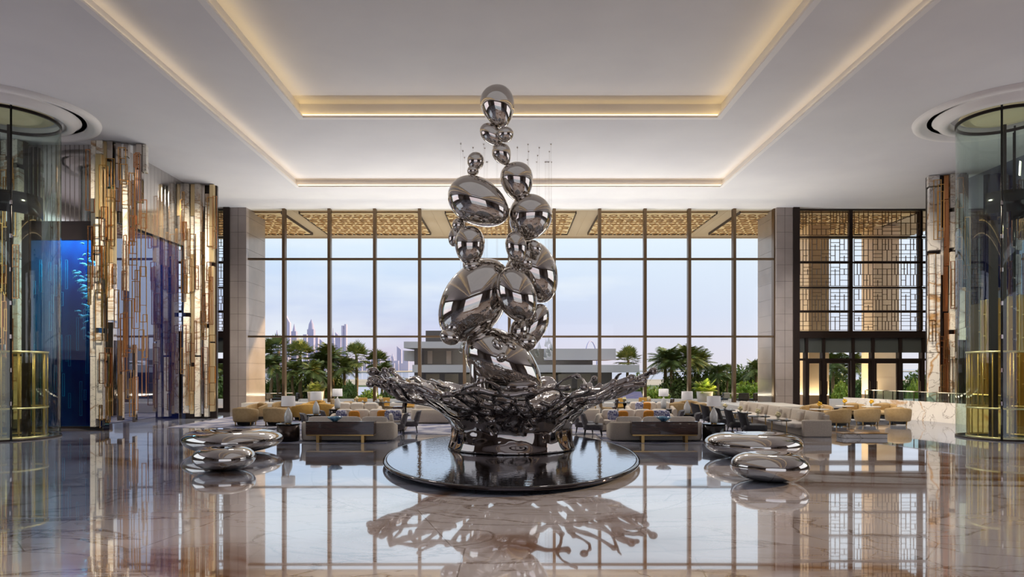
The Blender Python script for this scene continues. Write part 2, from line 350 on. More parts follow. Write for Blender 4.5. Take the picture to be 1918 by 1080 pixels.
# lattice screens and door walls
def lattice(b, x0, x1, z0, z1, y, rng, cell=.3):
    """woven pattern of short bars inside an oblong"""
    t = .028; nx = max(2, int(round((x1-x0)/(cell*2)))); nz = max(2, int(round((z1-z0)/(cell*2)))); cw = (x1-x0)/nx; ch = (z1-z0)/nz
    for i in range(nx+1): b.box(x0+i*cw-t/2, x0+i*cw+t/2, y, y+.05, z0, z1)
    for j in range(nz+1): b.box(x0, x1, y, y+.05, z0+j*ch-t/2, z0+j*ch+t/2)
    for i in range(nx):
        for j in range(nz):
            a, c = x0+i*cw, z0+j*ch; k = rng.random()
            if k < .45:
                for q in ((.33, .66) if rng.random() < .5 else (.5,)): b.box(a, a+cw, y, y+.05, c+q*ch-t/2, c+q*ch+t/2)
                if rng.random() < .6: b.box(a+cw*.5-t/2, a+cw*.5+t/2, y, y+.05, c, c+ch*.5)
            else:
                for q in ((.33, .66) if rng.random() < .5 else (.5,)): b.box(a+q*cw-t/2, a+q*cw+t/2, y, y+.05, c, c+ch)
                if rng.random() < .6: b.box(a, a+cw*.5, y, y+.05, c+ch*.5-t/2, c+ch*.5+t/2)
rows = [(395, 440), (447, 489), (493, 535), (541, 581), (585, 618)]
def zat(py): return EYE+(HZ-py)/F*WY
def screens(cols, mull, sgn, side):
    rng = random.Random(7+sgn)
    for ci, (xa, xb) in enumerate(cols):
        t = thing('lattice_screen', '', 'screen', ((xa+xb)/2, WY, zat(618)))
        t['label'] = side[ci]
        for (ya, yb) in rows:
            b = MB(); lattice(b, xa-(xa+xb)/2, xb-(xa+xb)/2, zat(yb)-zat(618), zat(ya)-zat(618), -.02, rng, .28 if xb-xa > 1 else .2)
            b.build('lattice_panel', 'bronze_mullion', t)
rx = lambda p: (p-CX)/F*WY
screens([(rx(1487), rx(1590)), (rx(1600), rx(1723)), (rx(1728), rx(1764))], None, 1,
        ['tall bronze lattice screen next to the right window pier', 'wide bronze lattice screen in the middle, above the glass doors', 'narrow bronze lattice screen beside the gilded art panel'])
screens([(rx(330), rx(392)), (rx(396), rx(423))], None, -1,
        ['bronze lattice screen half behind the left gilded column', 'narrow bronze lattice screen beside the left window pier'])
for sx, xs, num in ((1, [1484, 1595, 1725, 1790], 13), (-1, [300, 394, 425], 14)):
    b = MB(); x0, x1 = rx(xs[0]), rx(xs[-1])
    for p in xs: b.box(rx(p)-.11, rx(p)+.11, WY+.06, WY+.25, zat(632), CEIL)
    for py in (392, 443.5, 491, 538, 583): b.box(x0, x1, WY+.02, WY+.15, zat(py)-.045, zat(py)+.045)
    b.box(x0, x1, WY-.25, WY+.4, zat(633), zat(620))
    w = struct('window_%d' % num, b, 'bronze_dark')
    g = MB(); g.box(x0, x1, WY+.25, WY+.27, zat(620), CEIL); g.build('pane', 'window_glass', w)
    b = MB(); b.box(x0, x1, WY-.05, WY+.1, zat(660), zat(633)); struct('trim_%d' % (6 if sx > 0 else 7), b, 'grey_glass_band')
# door walls
def doorwall(x0p, x1p, posts, doors, num0):
    b = MB()
    for p in posts: b.box(rx(p)-.08, rx(p)+.08, WY-.15, WY+.2, 0, zat(633))
    b.box(rx(x0p), rx(x1p), WY-.1, WY+.1, zat(675), zat(671))
    w = struct('window_%d' % num0, b, 'bronze_dark'); g = MB(); g.box(rx(x0p), rx(x1p), WY+.02, WY+.04, zat(671), zat(660)); g.build('pane', 'window_glass', w)
    for k, (a, c) in enumerate(doors):
        xa, xb = rx(a), rx(c); b = MB(); fr = .1
        b.box(xa, xa+fr, WY-.05, WY+.05, 0, zat(675)); b.box(xb-fr, xb, WY-.05, WY+.05, 0, zat(675)); b.box(xa+fr, xb-fr, WY-.05, WY+.05, zat(675)-.16, zat(675)); b.box(xa+fr, xb-fr, WY-.05, WY+.05, 0, .22)
        d = struct('door_%d' % (k+1+(10 if num0 == 16 else 0)), b, 'bronze_dark')
        g = MB(); g.box(xa+fr, xb-fr, WY-.01, WY+.01, .22, zat(675)-.16); g.build('pane', 'window_glass', d)
        h = MB(); hx = xb-.08 if k % 2 == 0 else xa+.08; h.tube([(hx, WY-.06, 1), (hx, WY-.14, 1.05), (hx, WY-.14, 1.75), (hx, WY-.06, 1.8)], .02); h.build('door_handle', 'bronze_mullion', d)
doorwall(1484, 1790, [1509, 1541, 1596, 1633, 1684, 1727, 1770], [(1512, 1538), (1545, 1592), (1598, 1630), (1638, 1682), (1687, 1724)], 15)
doorwall(300, 425, [340, 394], [(345, 392), (396, 422)], 16)
# side walls, canopy columns
b = MB(); b.box(-25.5, -25, -14, 39, 0, 3); b.box(-25.5, -25, -14, 39, 11, CEIL); b.box(-25.5, -25, -14, 8, 3, 11); b.box(-25.5, -25, 26, 39, 3, 11); struct('wall_left', b, 'dark_wall')
b = MB(); b.box(25, 25.5, -14, 39, 0, 3); b.box(25, 25.5, -14, 39, 11, CEIL); b.box(25, 25.5, -14, 8, 3, 11); b.box(25, 25.5, 26, 39, 3, 11); struct('wall_right', b, 'dark_wall')
# ================================================================= SCULPTURE
DC = Vector((0, 18.9, 0)); SY = 19.9
t = thing('sculpture_basin', 'large oval black mirror-polished basin plinth in the middle of the marble floor', 'plinth', DC)
def oval(prof, n=96): return MB().lathe(prof, n, (0, 0, 0), sx=1, sy=5.75/3.45)
oval([(0, 0), (3.2, 0), (3.3, .02), (3.42, .07), (3.47, .1), (3.47, .13), (3.45, .155), (3.41, .165), (3.38, .16), (3.38, .148)]).build('plinth_body', 'chrome_black', t)
w = mat('basin_water', (8, 8, 9), .02, 0, ior=2.1); n_, l_, b_ = nodes(w)
wt = n_.new('ShaderNodeTexNoise'); wt.inputs['Scale'].default_value = 9; wt.inputs['Detail'].default_value = 3
wg = n_.new('ShaderNodeNewGeometry'); l_.new(wg.outputs['Position'], wt.inputs[0]); wb = n_.new('ShaderNodeBump'); wb.inputs['Strength'].default_value = .12; wb.inputs['Distance'].default_value = .02
l_.new(wt.outputs[0], wb.inputs['Height']); l_.new(wb.outputs[0], b_.inputs['Normal'])
gl = n_.new('ShaderNodeBsdfGlossy'); gl.inputs['Roughness'].default_value = .015; l_.new(wb.outputs[0], gl.inputs['Normal']); gl.inputs['Color'].default_value = (.82, .86, .92, 1)
fr = n_.new('ShaderNodeFresnel'); fr.inputs[0].default_value = 3.4; ms = n_.new('ShaderNodeMixShader'); l_.new(fr.outputs[0], ms.inputs[0]); l_.new(b_.outputs[0], ms.inputs[1]); l_.new(gl.outputs[0], ms.inputs[2]); l_.new(ms.outputs[0], n_['Material Output'].inputs[0])
wo = MB().lathe([(0, .152), (3.37, .152), (3.37, .158), (0, .158)], 96, sx=1, sy=5.75/3.45, smooth=False).build('water_film', 'basin_water', t)
t = thing('droplet_sculpture', 'towering polished chrome sculpture of stacked droplets rising from a frozen splash on the black basin', 'sculpture', (0, SY, .156))
def egg(name, cx, cy, a, b_, ang, k=0, dy=0, dep=None, parent=t):
    """ovoid of half length a and half width b_ (in photo pixels at the sculpture's distance); ang = lean of its long axis, k = taper towards the lower end"""
    Y = SY+dy; p = P(cx, cy, Y)-Vector((0, SY, .156)); s = Y/F; m = MB(); th = R(ang)
    ax = Vector((sin(th), 0, cos(th))); ex = Vector((cos(th), 0, -sin(th))); ey = Vector((0, 1, 0)); n, mm = 40, 28; A, B = a*s, b_*s; D = (dep or b_)*s; rings = []
    for i in range(mm+1):
        q = pi*i/mm; z = cos(q); rr = sin(q)*(1+k*z)
        if i in (0, mm): rings.append([m.bm.verts.new(p+ax*A*z)]*n); continue
        rings.append([m.bm.verts.new(p+ax*A*z+ex*B*rr*cos(2*pi*j/n)+ey*D*rr*sin(2*pi*j/n)) for j in range(n)])
    for u, v in zip(rings, rings[1:]):
        for j in range(n):
            w_ = []
            for x in (u[j], u[(j+1) % n], v[(j+1) % n], v[j]):
                if x not in w_: w_.append(x)
            if len(w_) > 2: f = m.bm.faces.new(w_); f.smooth = True
    return m.build(name, 'chrome', parent)
EG = [
 (933, 200, 40, 31, -14, .22, 0), (921, 252, 25, 17, -50, .1, .05), (947, 252, 14, 15, 0, .1, -.25), (933, 277, 9, 10, 0, 0, 0), (941, 290, 21, 17, -25, .3, 0),
 (969, 341, 37, 30, -12, .24, 0), (891, 302, 17, 16, 0, .05, 0), (886, 320, 10, 11, 0, 0, -.05), (897, 379, 61, 43, -61, .12, -.15),
 (992, 407, 43, 40, 22, .12, .1), (859, 421, 13, 12, 0, 0, .1), (852, 443, 19, 12, 10, 0, .25), (880, 460, 37, 28, 0, .1, -.35), (887, 497, 13, 19, 0, -.2, -.3),
 (967, 463, 30, 20, -8, .1, -.55), (1002, 464, 15, 12, -30, 0, -.2), (984, 491, 13, 13, 0, 0, -.3), (1000, 508, 62, 43, -22, .05, .7),
 (889, 562, 86, 58, 34, -.02, 0), (852, 612, 16, 13, 40, 0, -.45), (843, 631, 19, 15, -70, 0, -.5), (967, 551, 53, 36, -20, -.05, -.75),
 (999, 612, 46, 24, 24, .12, .35), (972, 617, 24, 17, 10, -.1, .05), (944, 684, 84, 54, -48, .1, 0), (905, 638, 22, 30, -30, 0, -.1), (932, 646, 14, 9, -35, 0, -.72),
 (957, 648, 12, 8, -60, 0, -.62), (940, 669, 9, 11, -30, 0, -.86), (897, 715, 58, 17, -6, -.15, -.35), (985, 640, 18, 20, 0, 0, .1), (962, 505, 20, 16, 0, 0, 0)]
for e_ in EG: egg('droplet', *e_)
# frozen splash: a torn flaring sheet plus branching ropes, fused by remeshing
rng = random.Random(11); NT, NS = 240, 46
def prof(u):   # u 0..1 -> radius, height
    pts = [(0, 1.86, 0), (.12, 1.76, .25), (.3, 1.72, .62), (.5, 1.95, .98), (.7, 2.45, 1.35), (.86, 3.05, 1.66), (1, 3.65, 1.95)]
    for (a, r0, z0), (c, r1, z1) in zip(pts, pts[1:]):
        if u <= c: f = (u-a)/(c-a); return r0+(r1-r0)*f, z0+(z1-z0)*f
    return pts[-1][1:]
def spt(th, u, off=0):
    r, z = prof(u); d = Vector((cos(th)*2.2, sin(th)*2.2, z*1.6))
    n1 = noise.noise(d*.9)*.36*u+noise.noise(d*2.0+Vector((9, 0, 0)))*.07*(.1+u)
    ridge = (1-abs(noise.noise(Vector((cos(th)*4, sin(th)*4, z*.55))))*3)*.06*(.2+u)
    r = r+n1+ridge*.8+off; z = z+noise.noise(d*1.3+Vector((3, 7, 1)))*.34*u*u
    return Vector((cos(th)*r, sin(th)*r*1.0, max(z, 0)))
bm = bmesh.new(); V = [[bm.verts.new(spt(2*pi*i/NT, j/NS)) for j in range(NS+1)] for i in range(NT)]
for i in range(NT):
    th = 2*pi*i/NT; lim = .98-.40*max(0, -sin(th))**.6+.20*noise.noise(Vector((cos(th)*2.6, sin(th)*2.6, 5)))+.16*noise.noise(Vector((cos(th)*8, sin(th)*8, 2)))
    for j in range(NS):
        u = (j+.5)/NS
        if u > lim: continue
        q = Vector((cos(th)*3.7, sin(th)*3.7, u*5.0)); h = noise.noise(q)+.3*noise.noise(q*2.1+Vector((4, 4, 4)))
        fr_ = max(0, -sin(th))
        if u > .2-.04*fr_ and h > .34-.40*u-.10*fr_*(u > .25): continue
        bm.faces.new((V[i][j], V[(i+1) % NT][j], V[(i+1) % NT][j+1], V[i][j+1]))
bmesh.ops.delete(bm, geom=[v for v in bm.verts if not v.link_faces], context='VERTS')
# relax the torn edges, then keep their loops to thicken them into rounded liquid rims
def bnd(): return [e for e in bm.edges if len(e.link_faces) == 1]
for it in range(7):
    nb = {}
    for e in bnd():
        a, c = e.verts
        nb.setdefault(a, []).append(c.co.copy()); nb.setdefault(c, []).append(a.co.copy())
    for v, l in nb.items():
        if v.co.z > .25: v.co = v.co*.4+sum(l, Vector())/len(l)*.6
    bmesh.ops.smooth_vert(bm, verts=[v for v in bm.verts if v not in nb and v.co.z > .25], factor=.35, use_axis_x=True, use_axis_y=True, use_axis_z=True)
rims = [(e.verts[0].co.copy(), e.verts[1].co.copy()) for e in bnd() if e.verts[0].co.z > .3]
me = bpy.data.meshes.new('sheet'); bm.to_mesh(me); bm.free(); tmp = bpy.data.objects.new('sheet', me); C.objects.link(tmp)
md = tmp.modifiers.new('s', 'SOLIDIFY'); md.thickness = .085; md.offset = 0
dg = bpy.context.evaluated_depsgraph_get(); me2 = bpy.data.meshes.new_from_object(tmp.evaluated_get(dg)); bpy.data.objects.remove(tmp)
m = MB(); m.bm.from_mesh(me2); bpy.data.meshes.remove(me2)
for a, c in rims: m.tube([a, c+(c-a)*.3], .052+.018*noise.noise(a*2.2), 6)
def rope(th, u0, u1, dth, r0, r1, out=0, lift=0, blob=0):
    pts = []; n = 11
    for i in range(n+1):
        f = i/n; th2 = th+dth*f+.06*sin(f*9+th*7); u = u0+(u1-u0)*f
        p = spt(th2, min(u, 1), out*.0)
        if u > 1: e_ = Vector((cos(th2), sin(th2), .34)).normalized(); p = p+e_*(u-1)*3.1
        p.z += lift*f*f+.05*sin(f*11+th*3)*f; pts.append(p)
    m.tube(pts, [r0+(r1-r0)*(i/n)+.012*sin(i*1.9+th*5) for i in range(n+1)], 8)
    if blob: m.puff(pts[-1], (blob*1.25, blob*.95, blob), 1, 1)
for k in range(22):
    th = 2*pi*k/22+rng.uniform(-.1, .1); rope(th, rng.uniform(.2, .5), rng.uniform(.8, 1.02), rng.uniform(-.25, .25), .07, .075)
for k in range(22):
    th = 2*pi*k/22+rng.uniform(-.08, .08); rope(th, rng.uniform(.45, .7), rng.uniform(1.0, 1.10), rng.uniform(-.3, .3), .075, .045, lift=rng.uniform(-.1, .2), blob=rng.choice((0, 0, .1)))
for k in range(34):     # rim webs running round
    th = 2*pi*k/34+rng.uniform(-.1, .1); u = rng.uniform(.5, .97); rope(th, u, u+rng.uniform(-.14, .14), rng.uniform(.35, .7)*rng.choice((-1, 1)), .075, .065)
# ropes crossing the low front of the crown, sweeping outwards
for th, u0, u1, dt in ((-1.45, .45, 1.0, .75), (-1.75, .48, 1.02, -.8), (-1.3, .5, .95, -.6), (-1.0, .5, 1.05, .5), (-2.1, .5, 1.05, -.5), (-1.6, .55, .8, .5), (-1.9, .42, .72, .7), (-1.15, .42, .7, -.75), (-2.4, .5, .95, -.35), (-.75, .5, .95, .3), (-1.57, .3, .62, .2), (-1.8, .62, .95, -.25), (-.9, .6, .66, -1.1), (-2.2, .58, .6, .9)):
    rope(th, u0, u1, dt, .085, .06, lift=.05, blob=.08 if u1 > .9 else 0)
# long arms to the sides
for th, u1, bl, lf in ((.02, 1.14, .12, .28), (.10, 1.09, .10, .2), (-.12, 1.06, .09, .1), (pi-.05, 1.16, .15, .0), (pi+.12, 1.14, .12, -.1), (pi-.2, 1.1, .12, .1), (pi+.3, 1.08, .1, -.15), (.3, 1.1, .12, .05), (-.35, 1.05, .1, 0)):
    rope(th, .45, u1, rng.uniform(-.1, .1), .11, .075, lift=lf, blob=bl); rope(th+.05, .55, u1*.97, .08, .08, .055, lift=lf*.8, blob=bl*.7)
splash = m.build('splash_crown', 'chrome_dark', t)
rm = splash.modifiers.new('r', 'REMESH'); rm.mode = 'VOXEL'; rm.voxel_size = .027; rm.use_smooth_shade = True
sm = splash.modifiers.new('s', 'SMOOTH'); sm.iterations = 12; sm.factor = .6
m = MB(); m.puff((.28, -2.3, 1.86), (.42, .2, .17), .9, 1, Matrix.Rotation(R(-4), 3, 'Y'), 24, 14); m.puff((.05, -2.25, 1.8), (.24, .16, .12), 1, 1); m.build('splash_drop', 'chrome_dark', t)
# ================================================================= PEBBLE BENCHES
def pebble(name, label, px0, px1, pyb, h, depth, bean=0, rot=0, dip=0):
    Y0 = EYE*F/(pyb-HZ); Y = Y0+depth*.40; w_ = (px1-px0)/F*Y/2; x = ((px0+px1)/2-CX)/F*Y; m = MB(); n, mm = 72, 36; rings = []
    for i in range(mm+1):
        a = -pi/2+pi*i/mm; rings.append([])
        for j in range(n if 0 < i < mm else 1):
            b2 = 2*pi*j/n; ca = abs(cos(a))**.72; s_ = math.copysign(abs(sin(a))**1.0, sin(a))
            X = w_*ca*cos(b2); Yy = depth/2*ca*sin(b2)*(1+.12*cos(b2))
            if bean: Yy += bean*depth*(X/w_)**2-bean*depth*.4
            Z = h/2*(1+s_)
            if dip and s_ > 0: Z -= dip*math.exp(-((X/w_)**2*5+(Yy/depth)**2*14))
            if s_ < -.93: Z = h/2*.07*(1+(s_+.93)/.07)
            rings[-1].append(m.bm.verts.new((X, Yy, Z)))
        if len(rings[-1]) == 1: rings[-1] = rings[-1]*n
    for u, v in zip(rings, rings[1:]):
        for j in range(n):
            q = []
            for z_ in (u[j], u[(j+1) % n], v[(j+1) % n], v[j]):
                if z_ not in q: q.append(z_)
            if len(q) > 2: f = m.bm.faces.new(q); f.smooth = True
    o = m.build(name, 'chrome', None, (x, Y, 0)); o.rotation_euler = (0, 0, rot); tag(o, label, 'bench')
pebble('pebble_bench', 'large kidney-shaped chrome pebble bench to the left, behind the smaller pebble', 340, 524, 853, .74, 2.3, .13, R(3), .16)
pebble('pebble_bench', 'small oval chrome pebble bench at the left with mirror finish', 362, 476, 885, .6, 1.3, 0, 0, .07)
pebble('pebble_bench', 'large chrome pebble bench at the right, behind the smaller pebble', 1322, 1500, 864, .76, 2.2, .06, R(-8), .1)
pebble('pebble_bench', 'smaller chrome pebble bench at the right, nearest to the viewer', 1370, 1510, 908, .66, 1.6, 0, R(-4), .05)
# ================================================================= LEFT AQUARIUM WALL
AZ = 8.6
b = MB(); b.box(-21.6, -17.0, 27.6, 27.75, AZ, CEIL)
for k in range(24): b.box(-21.5+k*.19, -21.5+k*.19+.012, 27.57, 27.6, AZ, CEIL)
struct('wall_fluted_left', b, 'reeded_mirror')
b = MB()
n = 18
for k in range(n):      # fluted mirror strips along the gallery side
    y0 = 28.0+k*.31; b.box(-16.6, -16.3, y0, y0+.298, AZ, CEIL, .006, 1)
struct('wall_fluted_side', b, 'reeded_mirror')
b = MB(); b.box(-16.75, -16.45, 27.3, 33.0, 0, AZ); b.box(-16.75, -15.0, 33.9, 34.1, 0, CEIL); struct('wall_navy_side', b, 'navy_glass')
b = MB(); b.box(-24.9, -16.8, 29.3, 29.5, 0, AZ); struct('wall_navy_back', b, 'aquarium_blue')
tank = thing('aquarium', 'tall blue aquarium with a shoal of pale fish behind the left gilded column', 'aquarium', (-19.2, 27.8, 0))
b = MB(); b.box(-2.4, 2.3, 0, .05, .1, AZ); b.build('tank_glass', 'tank_glass', tank)
b = MB(); b.box(-2.4, 2.3, -.05, .12, AZ-.75, AZ); b.build('top_frame', 'bronze_dark', tank); b = MB(); b.box(-2.4, 2.3, -.05, .12, 0, .1); b.build('bottom_frame', 'bronze_dark', tank)
rng = random.Random(4)
b = MB()
for k in range(60):
    x = rng.uniform(-2.3, 2.2); z = rng.uniform(.2, 6.5); h = rng.uniform(.4, 1.6); b.frame(x, x+.1, z, z+h, rng.uniform(.7, 1.3), .014, .02)
b.build('etched_strips', 'etched_blue', tank)
fb = MB(); fb.puff((0, 0, 0), (.09, .02, .035), 1, 1, None, 8, 6); fb.quad((-.08, 0, 0), (-.14, .004, .035), (-.125, .004, 0), (-.14, .004, -.035))
fm = None
for k in range(190):
    a = rng.gauss(0, 1); zz = 5.6+.85*a; xx = -17.65+.38*rng.gauss(0, 1)-.1*a
    if zz < 3.2 or zz > 7.9 or xx > -17.1 or xx < -18.4: continue
    if fm is None: fo = fb.build('fish', 'fish'); fm = fo
    else: fo = fm.copy(); C.objects.link(fo)
    fo.location = (xx, rng.uniform(27.95, 28.9), zz); fo.rotation_euler = (0, rng.uniform(-.5, .5), rng.uniform(-.5, .5)); s_ = rng.uniform(1.0, 1.7); fo.scale = (s_,)*3
    tag(fo, 'small pale fish of the shoal swimming in the blue aquarium', 'fish', 'shoal in the aquarium')
area('tank_lamp', (-18.3, 28.5, 8.4), (0, 0, 0), 3.5, 1.0, 420, (.35, .75, 1))
# ================================================================= GILDED RELIEF COLUMNS
def column(name, label, loc, rz, w, h, strips, seed, frames=26, backing=True, gap=0, slabm=('slab_marble', 'mirror_strip', 'gold_pale', 'slab_marble'), fm=('gold', 'copper', 'gold')):
    t = thing(name, label, 'art column', loc, rz, 'gilded relief columns'); rng = random.Random(seed); x = 0; k = 0
    if backing: b = MB(); b.box(0, w, .25, .45, 0, h); b.build('backing', 'bronze_dark', t)
    for sw, m_, dp in strips:
        z = rng.uniform(0, .6)
        while z < h-.3:
            L_ = min(rng.uniform(1.6, 3.9), h-z); mm = m_ if rng.random() < .8 else rng.choice(slabm)
            if z < h*.7 and rng.random() < gap and z > 0: z += L_; continue
            b = MB(); j = rng.uniform(-.03, .03); b.box(x+.01+j, x+sw-.015+j, dp-.07+rng.uniform(-.03, .03), dp+.03+.22, z, z+L_-.02, .008, 1); b.build('slab', mm, t); z += L_+rng.choice((0, 0, .06, .18))
        x += sw
    for i in range(frames):
        fw = rng.uniform(.12, .34); fh = rng.uniform(.5, 3.0); xx = rng.uniform(-.12, w-fw+.12); z = rng.uniform(.05, h-fh-.05); y = rng.uniform(-.32, -.12)
        b = MB(); b.frame(xx, xx+fw, z, z+fh, y, .028, .035)
        if rng.random() < .5: q = rng.uniform(.3, .7); b.box(xx+.022, xx+fw-.022, y, y+.03, z+fh*q, z+fh*q+.022)
        if rng.random() < .4: b.box(xx+fw*.45, xx+fw*.45+.02, y, y+.03, z+.022, z+fh-.022)
        b.build('gilt_frame', rng.choice(fm), t)
    b = MB()
    for i in range(int(w*2)):
        xx = rng.uniform(0, w); z0 = rng.uniform(0, h*.5); b.box(xx, xx+.018, -.13, -.10, z0, z0+rng.uniform(2.5, h*.5))
    b.build('rods', 'gold', t)
    return t
column('relief_column', 'tall gilded relief column of marble slabs and gold frames, nearest on the left, in front of the aquarium', (-17.05, 27.05, 0), R(6), .95, CEIL, [(.22, 'slab_marble', 0), (.26, 'slab_marble', -.06), (.16, 'mirror_strip', .1), (.24, 'mirror_strip', .02)], 3, 20, False, .25)
column('relief_column', 'bright gilded relief column of gold frames joined to the fluted mirror wall on the left', (-16.15, 27.3, 0), R(14), 1.15, CEIL, [(.22, 'mirror_strip', 0), (.2, 'slab_marble', 0), (.16, 'mirror_strip', .08), (.14, 'mirror_strip', .1), (.24, 'mirror_strip', -.04), (.16, 'slab_marble', .02)], 5, 30, False, .8)
column('relief_column', 'gilded relief column beside the bronze lattice screen at the left', (-16.35, 33.3, 0), R(8), 1.5, CEIL, [(.3, 'slab_marble', 0), (.22, 'gold_pale', .1), (.28, 'slab_marble', -.06), (.2, 'mirror_strip', .1), (.22, 'slab_marble', 0), (.24, 'gold_pale', .02)], 9, 30)
column('relief_column', 'gilded relief column seen through the left glass cylinder', (-21.4, 26.9, 0), 0, 1.6, CEIL, [(.3, 'slab_marble', 0), (.24, 'gold_pale', .1), (.2, 'copper', -.06), (.28, 'slab_marble', .1), (.3, 'mirror_strip', 0), (.24, 'slab_marble', .02)], 12, 30)
column('relief_column', 'marble and copper relief column at the right, beside the glass cylinder', (20.0, 32.0, 0), R(-16), 1.75, CEIL, [(.5, 'gold_marble', 0), (.12, 'bronze_dark', .1), (.24, 'copper', .1), (.22, 'slab_marble', -.06), (.2, 'copper', .05), (.3, 'bronze_dark', .02)], 21, 24, slabm=('slab_marble', 'copper', 'gold_marble'), fm=('copper', 'copper', 'gold'))
# right side wall: navy glass above, gold slats below
b = MB(); b.box(22.2, 22.4, 26.2, 32.6, 5.6, CEIL); struct('wall_navy_right', b, 'navy_glass')
b = MB(); b.box(22.25, 22.4, 26.2, 31.6, 0, 5.6); struct('wall_slats_backing', b, 'gold_pale')
t = thing('slat_screen', 'screen of upright pale gold slats behind the right glass cylinder', 'slat screen', (22.1, 29, 0))
for k in range(15):
    b = MB(); y0 = -2.6+k*.34; b.box(-.18, .12, y0, y0+.06, 0, 5.7, .01, 1)
    for q in range(5): b.box(-.06, .0, y0+.06, y0+.34, .8+q*1.0+.2*(k % 3), .86+q*1.0+.2*(k % 3))
    b.build('slat', 'gold_pale', t)
# ================================================================= GLASS CYLINDERS
def ring(nm, loc):
    b = MB(); b.lathe([(2.85, 0), (2.82, -.1), (2.7, -.16), (2.56, -.13), (2.44, -.02), (2.36, 0), (2.2, 0), (2.1, -.05), (2.0, -.2), (1.86, -.26), (1.72, -.24), (1.62, -.16), (1.6, 0)], 96); b.build(nm, 'lip_white', None, loc)['kind'] = 'structure'
def gcyl(name, label, loc, r, ang, dr, mirror=1):
    t = thing(name, label, 'glass cylinder', loc); H = CEIL-.02
    m = MB(); m.lathe([(r, .03), (r, H-.25)], 72); m.build('outer_glass', 'cylinder_glass', t)
    m = MB(); m.lathe([(r+.02, H-.3), (r+.02, H-.2), (r-.05, H-.2), (r-.05, H-.3), (r+.02, H-.3)], 72); m.build('top_rim', 'bronze_dark', t); m = MB(); m.lathe([(r+.02, 0), (r+.02, .06), (r-.05, .06), (r-.05, 0), (r+.02, 0)], 72); m.build('bottom_rim', 'bronze_dark', t)
    m = MB(); m.lathe([(1.35, H), (1.35, H-.04), (1.2, H-.1), (1.0, H-.05), (.92, H-.15), (.7, H-.17), (.6, H-.08), (.35, H-.1), (.0, H-.06)], 64); m.build('dome', 'canopy_slat', t)
    for k, a in enumerate(ang):
        c, s_ = cos(a), sin(a); m = MB(); m.tube([(c*(r+.03), s_*(r+.03), 0), (c*(r+.03), s_*(r+.03), H-.1)], .035, 8); m.tube([(c*(r-.16), s_*(r-.16), 0), (c*(r-.16), s_*(r-.16), H-.4)], .022, 8); j = m.build('mast', 'drum_black', t)
        for q in range(7):
            z = 1.0+q*1.15+.3; m = MB(); m.box(-.12, .12, -.03, .03, z-.03, z+.03, .01, 1, Matrix.Translation((c*(r-.06), s_*(r-.06), 0))@Matrix.Rotation(a, 4, 'Z')); m.cyl((c*(r+.06), s_*(r+.06), z-.07), .045, .14, 10); m.build('clamp', 'chrome_dark', j)
    m = MB(); m.lathe([(dr, .05), (dr, 3.1)], 64); m.build('inner_glass', 'gold_glass', t)
    m = MB()
    for z in (3.1, 1.1, .06): m.lathe([(dr+.02, z-.03), (dr+.02, z+.03), (dr-.04, z+.03), (dr-.04, z-.03), (dr+.02, z-.03)], 64)
    m.build('gold_rail', 'gold_pale', t)
    for q in range(14):
        a = 2*pi*q/14+.2; m = MB(); m.tube([(cos(a)*(dr-.03), sin(a)*(dr-.03), .05), (cos(a)*(dr-.03), sin(a)*(dr-.03), 3.1)], .022, 6); m.build('baluster', 'gold_pale', t)
    m = MB(); m.lathe([(dr*.86, 8.0), (dr*.86, 8.75)], 48, (0, 0, 0), R(200), R(400)); mo = m.build('dark_band', 'drum_black', t)
    sm_ = mo.modifiers.new('s', 'SOLIDIFY'); sm_.thickness = .05
    m = MB(); m.box(-.05, .05, -.05, .05, 0, H, 0, 1, Matrix.Translation((.55*mirror, .7, 0))); m.box(-.02, .25, .6, .72, 0, 8.0); m.build('guide_rail', 'bronze_dark', t)
    return t
for sx, lx, r_ in ((-1, -18.15, 1.55), (1, 17.8, 1.45)):
    ring('trim_%d' % (8 if sx < 0 else 9), (lx, 24.15, CEIL))
gcyl('glass_cylinder', 'floor-to-ceiling greenish glass cylinder with a gold inner drum, at the left edge', (-18.15, 24.15, 0), 1.55, [R(-52), R(140)], 1.15, -1)
gcyl('glass_cylinder', 'floor-to-ceiling greenish glass cylinder with a gold inner drum, at the right edge', (17.8, 24.15, 0), 1.45, [R(-128), R(40)], 1.12)
# ================================================================= PENDANTS
pd = [(863, 270, 660), (867, 283, 648), (870, 295, 655), (886, 277, 665), (906, 271, 640), (908, 278, 670), (911, 307, 652), (913, 318, 662), (930, 300, 642), (932, 322, 640), (969, 277, 655), (989, 271, 650), (990, 284, 662), (988, 299, 645), (1007, 291, 668), (1010, 277, 655), (1005, 313, 664), (1029, 284, 668), (1032, 271, 655), (1026, 307, 662), (1023, 318, 650), (1021, 329, 671), (1028, 320, 645), (1033, 330, 658)]
pm = None
for (x, y0, y1) in pd:
    Y = (CEIL-EYE)*F/(HZ-y0-14); Y = min(max(Y, 23.5), 31); p = P(x, y1, Y); p.z = max(p.z, 2.75)
    t = thing('glass_pendant', 'clear teardrop glass pendant hanging on a thin wire behind the sculpture', 'pendant', p, 0, 'teardrop pendants behind the sculpture')
    top = (Z2 if Y < IY1-.1 else Z1)-p.z
    if pm is None:
        m = MB(); m.lathe([(0, 0), (.06, .02), (.085, .07), (.07, .15), (.03, .26), (.012, .34), (0, .35)], 12); pm = m.build('drop', 'lamp_glass', t)
    else: c = pm.copy(); C.objects.link(c); c.parent = t
    m = MB(); m.tube([(0, 0, .34), (0, 0, top)], .004, 4); m.cyl((0, 0, top-.04), .03, .04, 8); m.build('wire', 'mirror_strip', t)
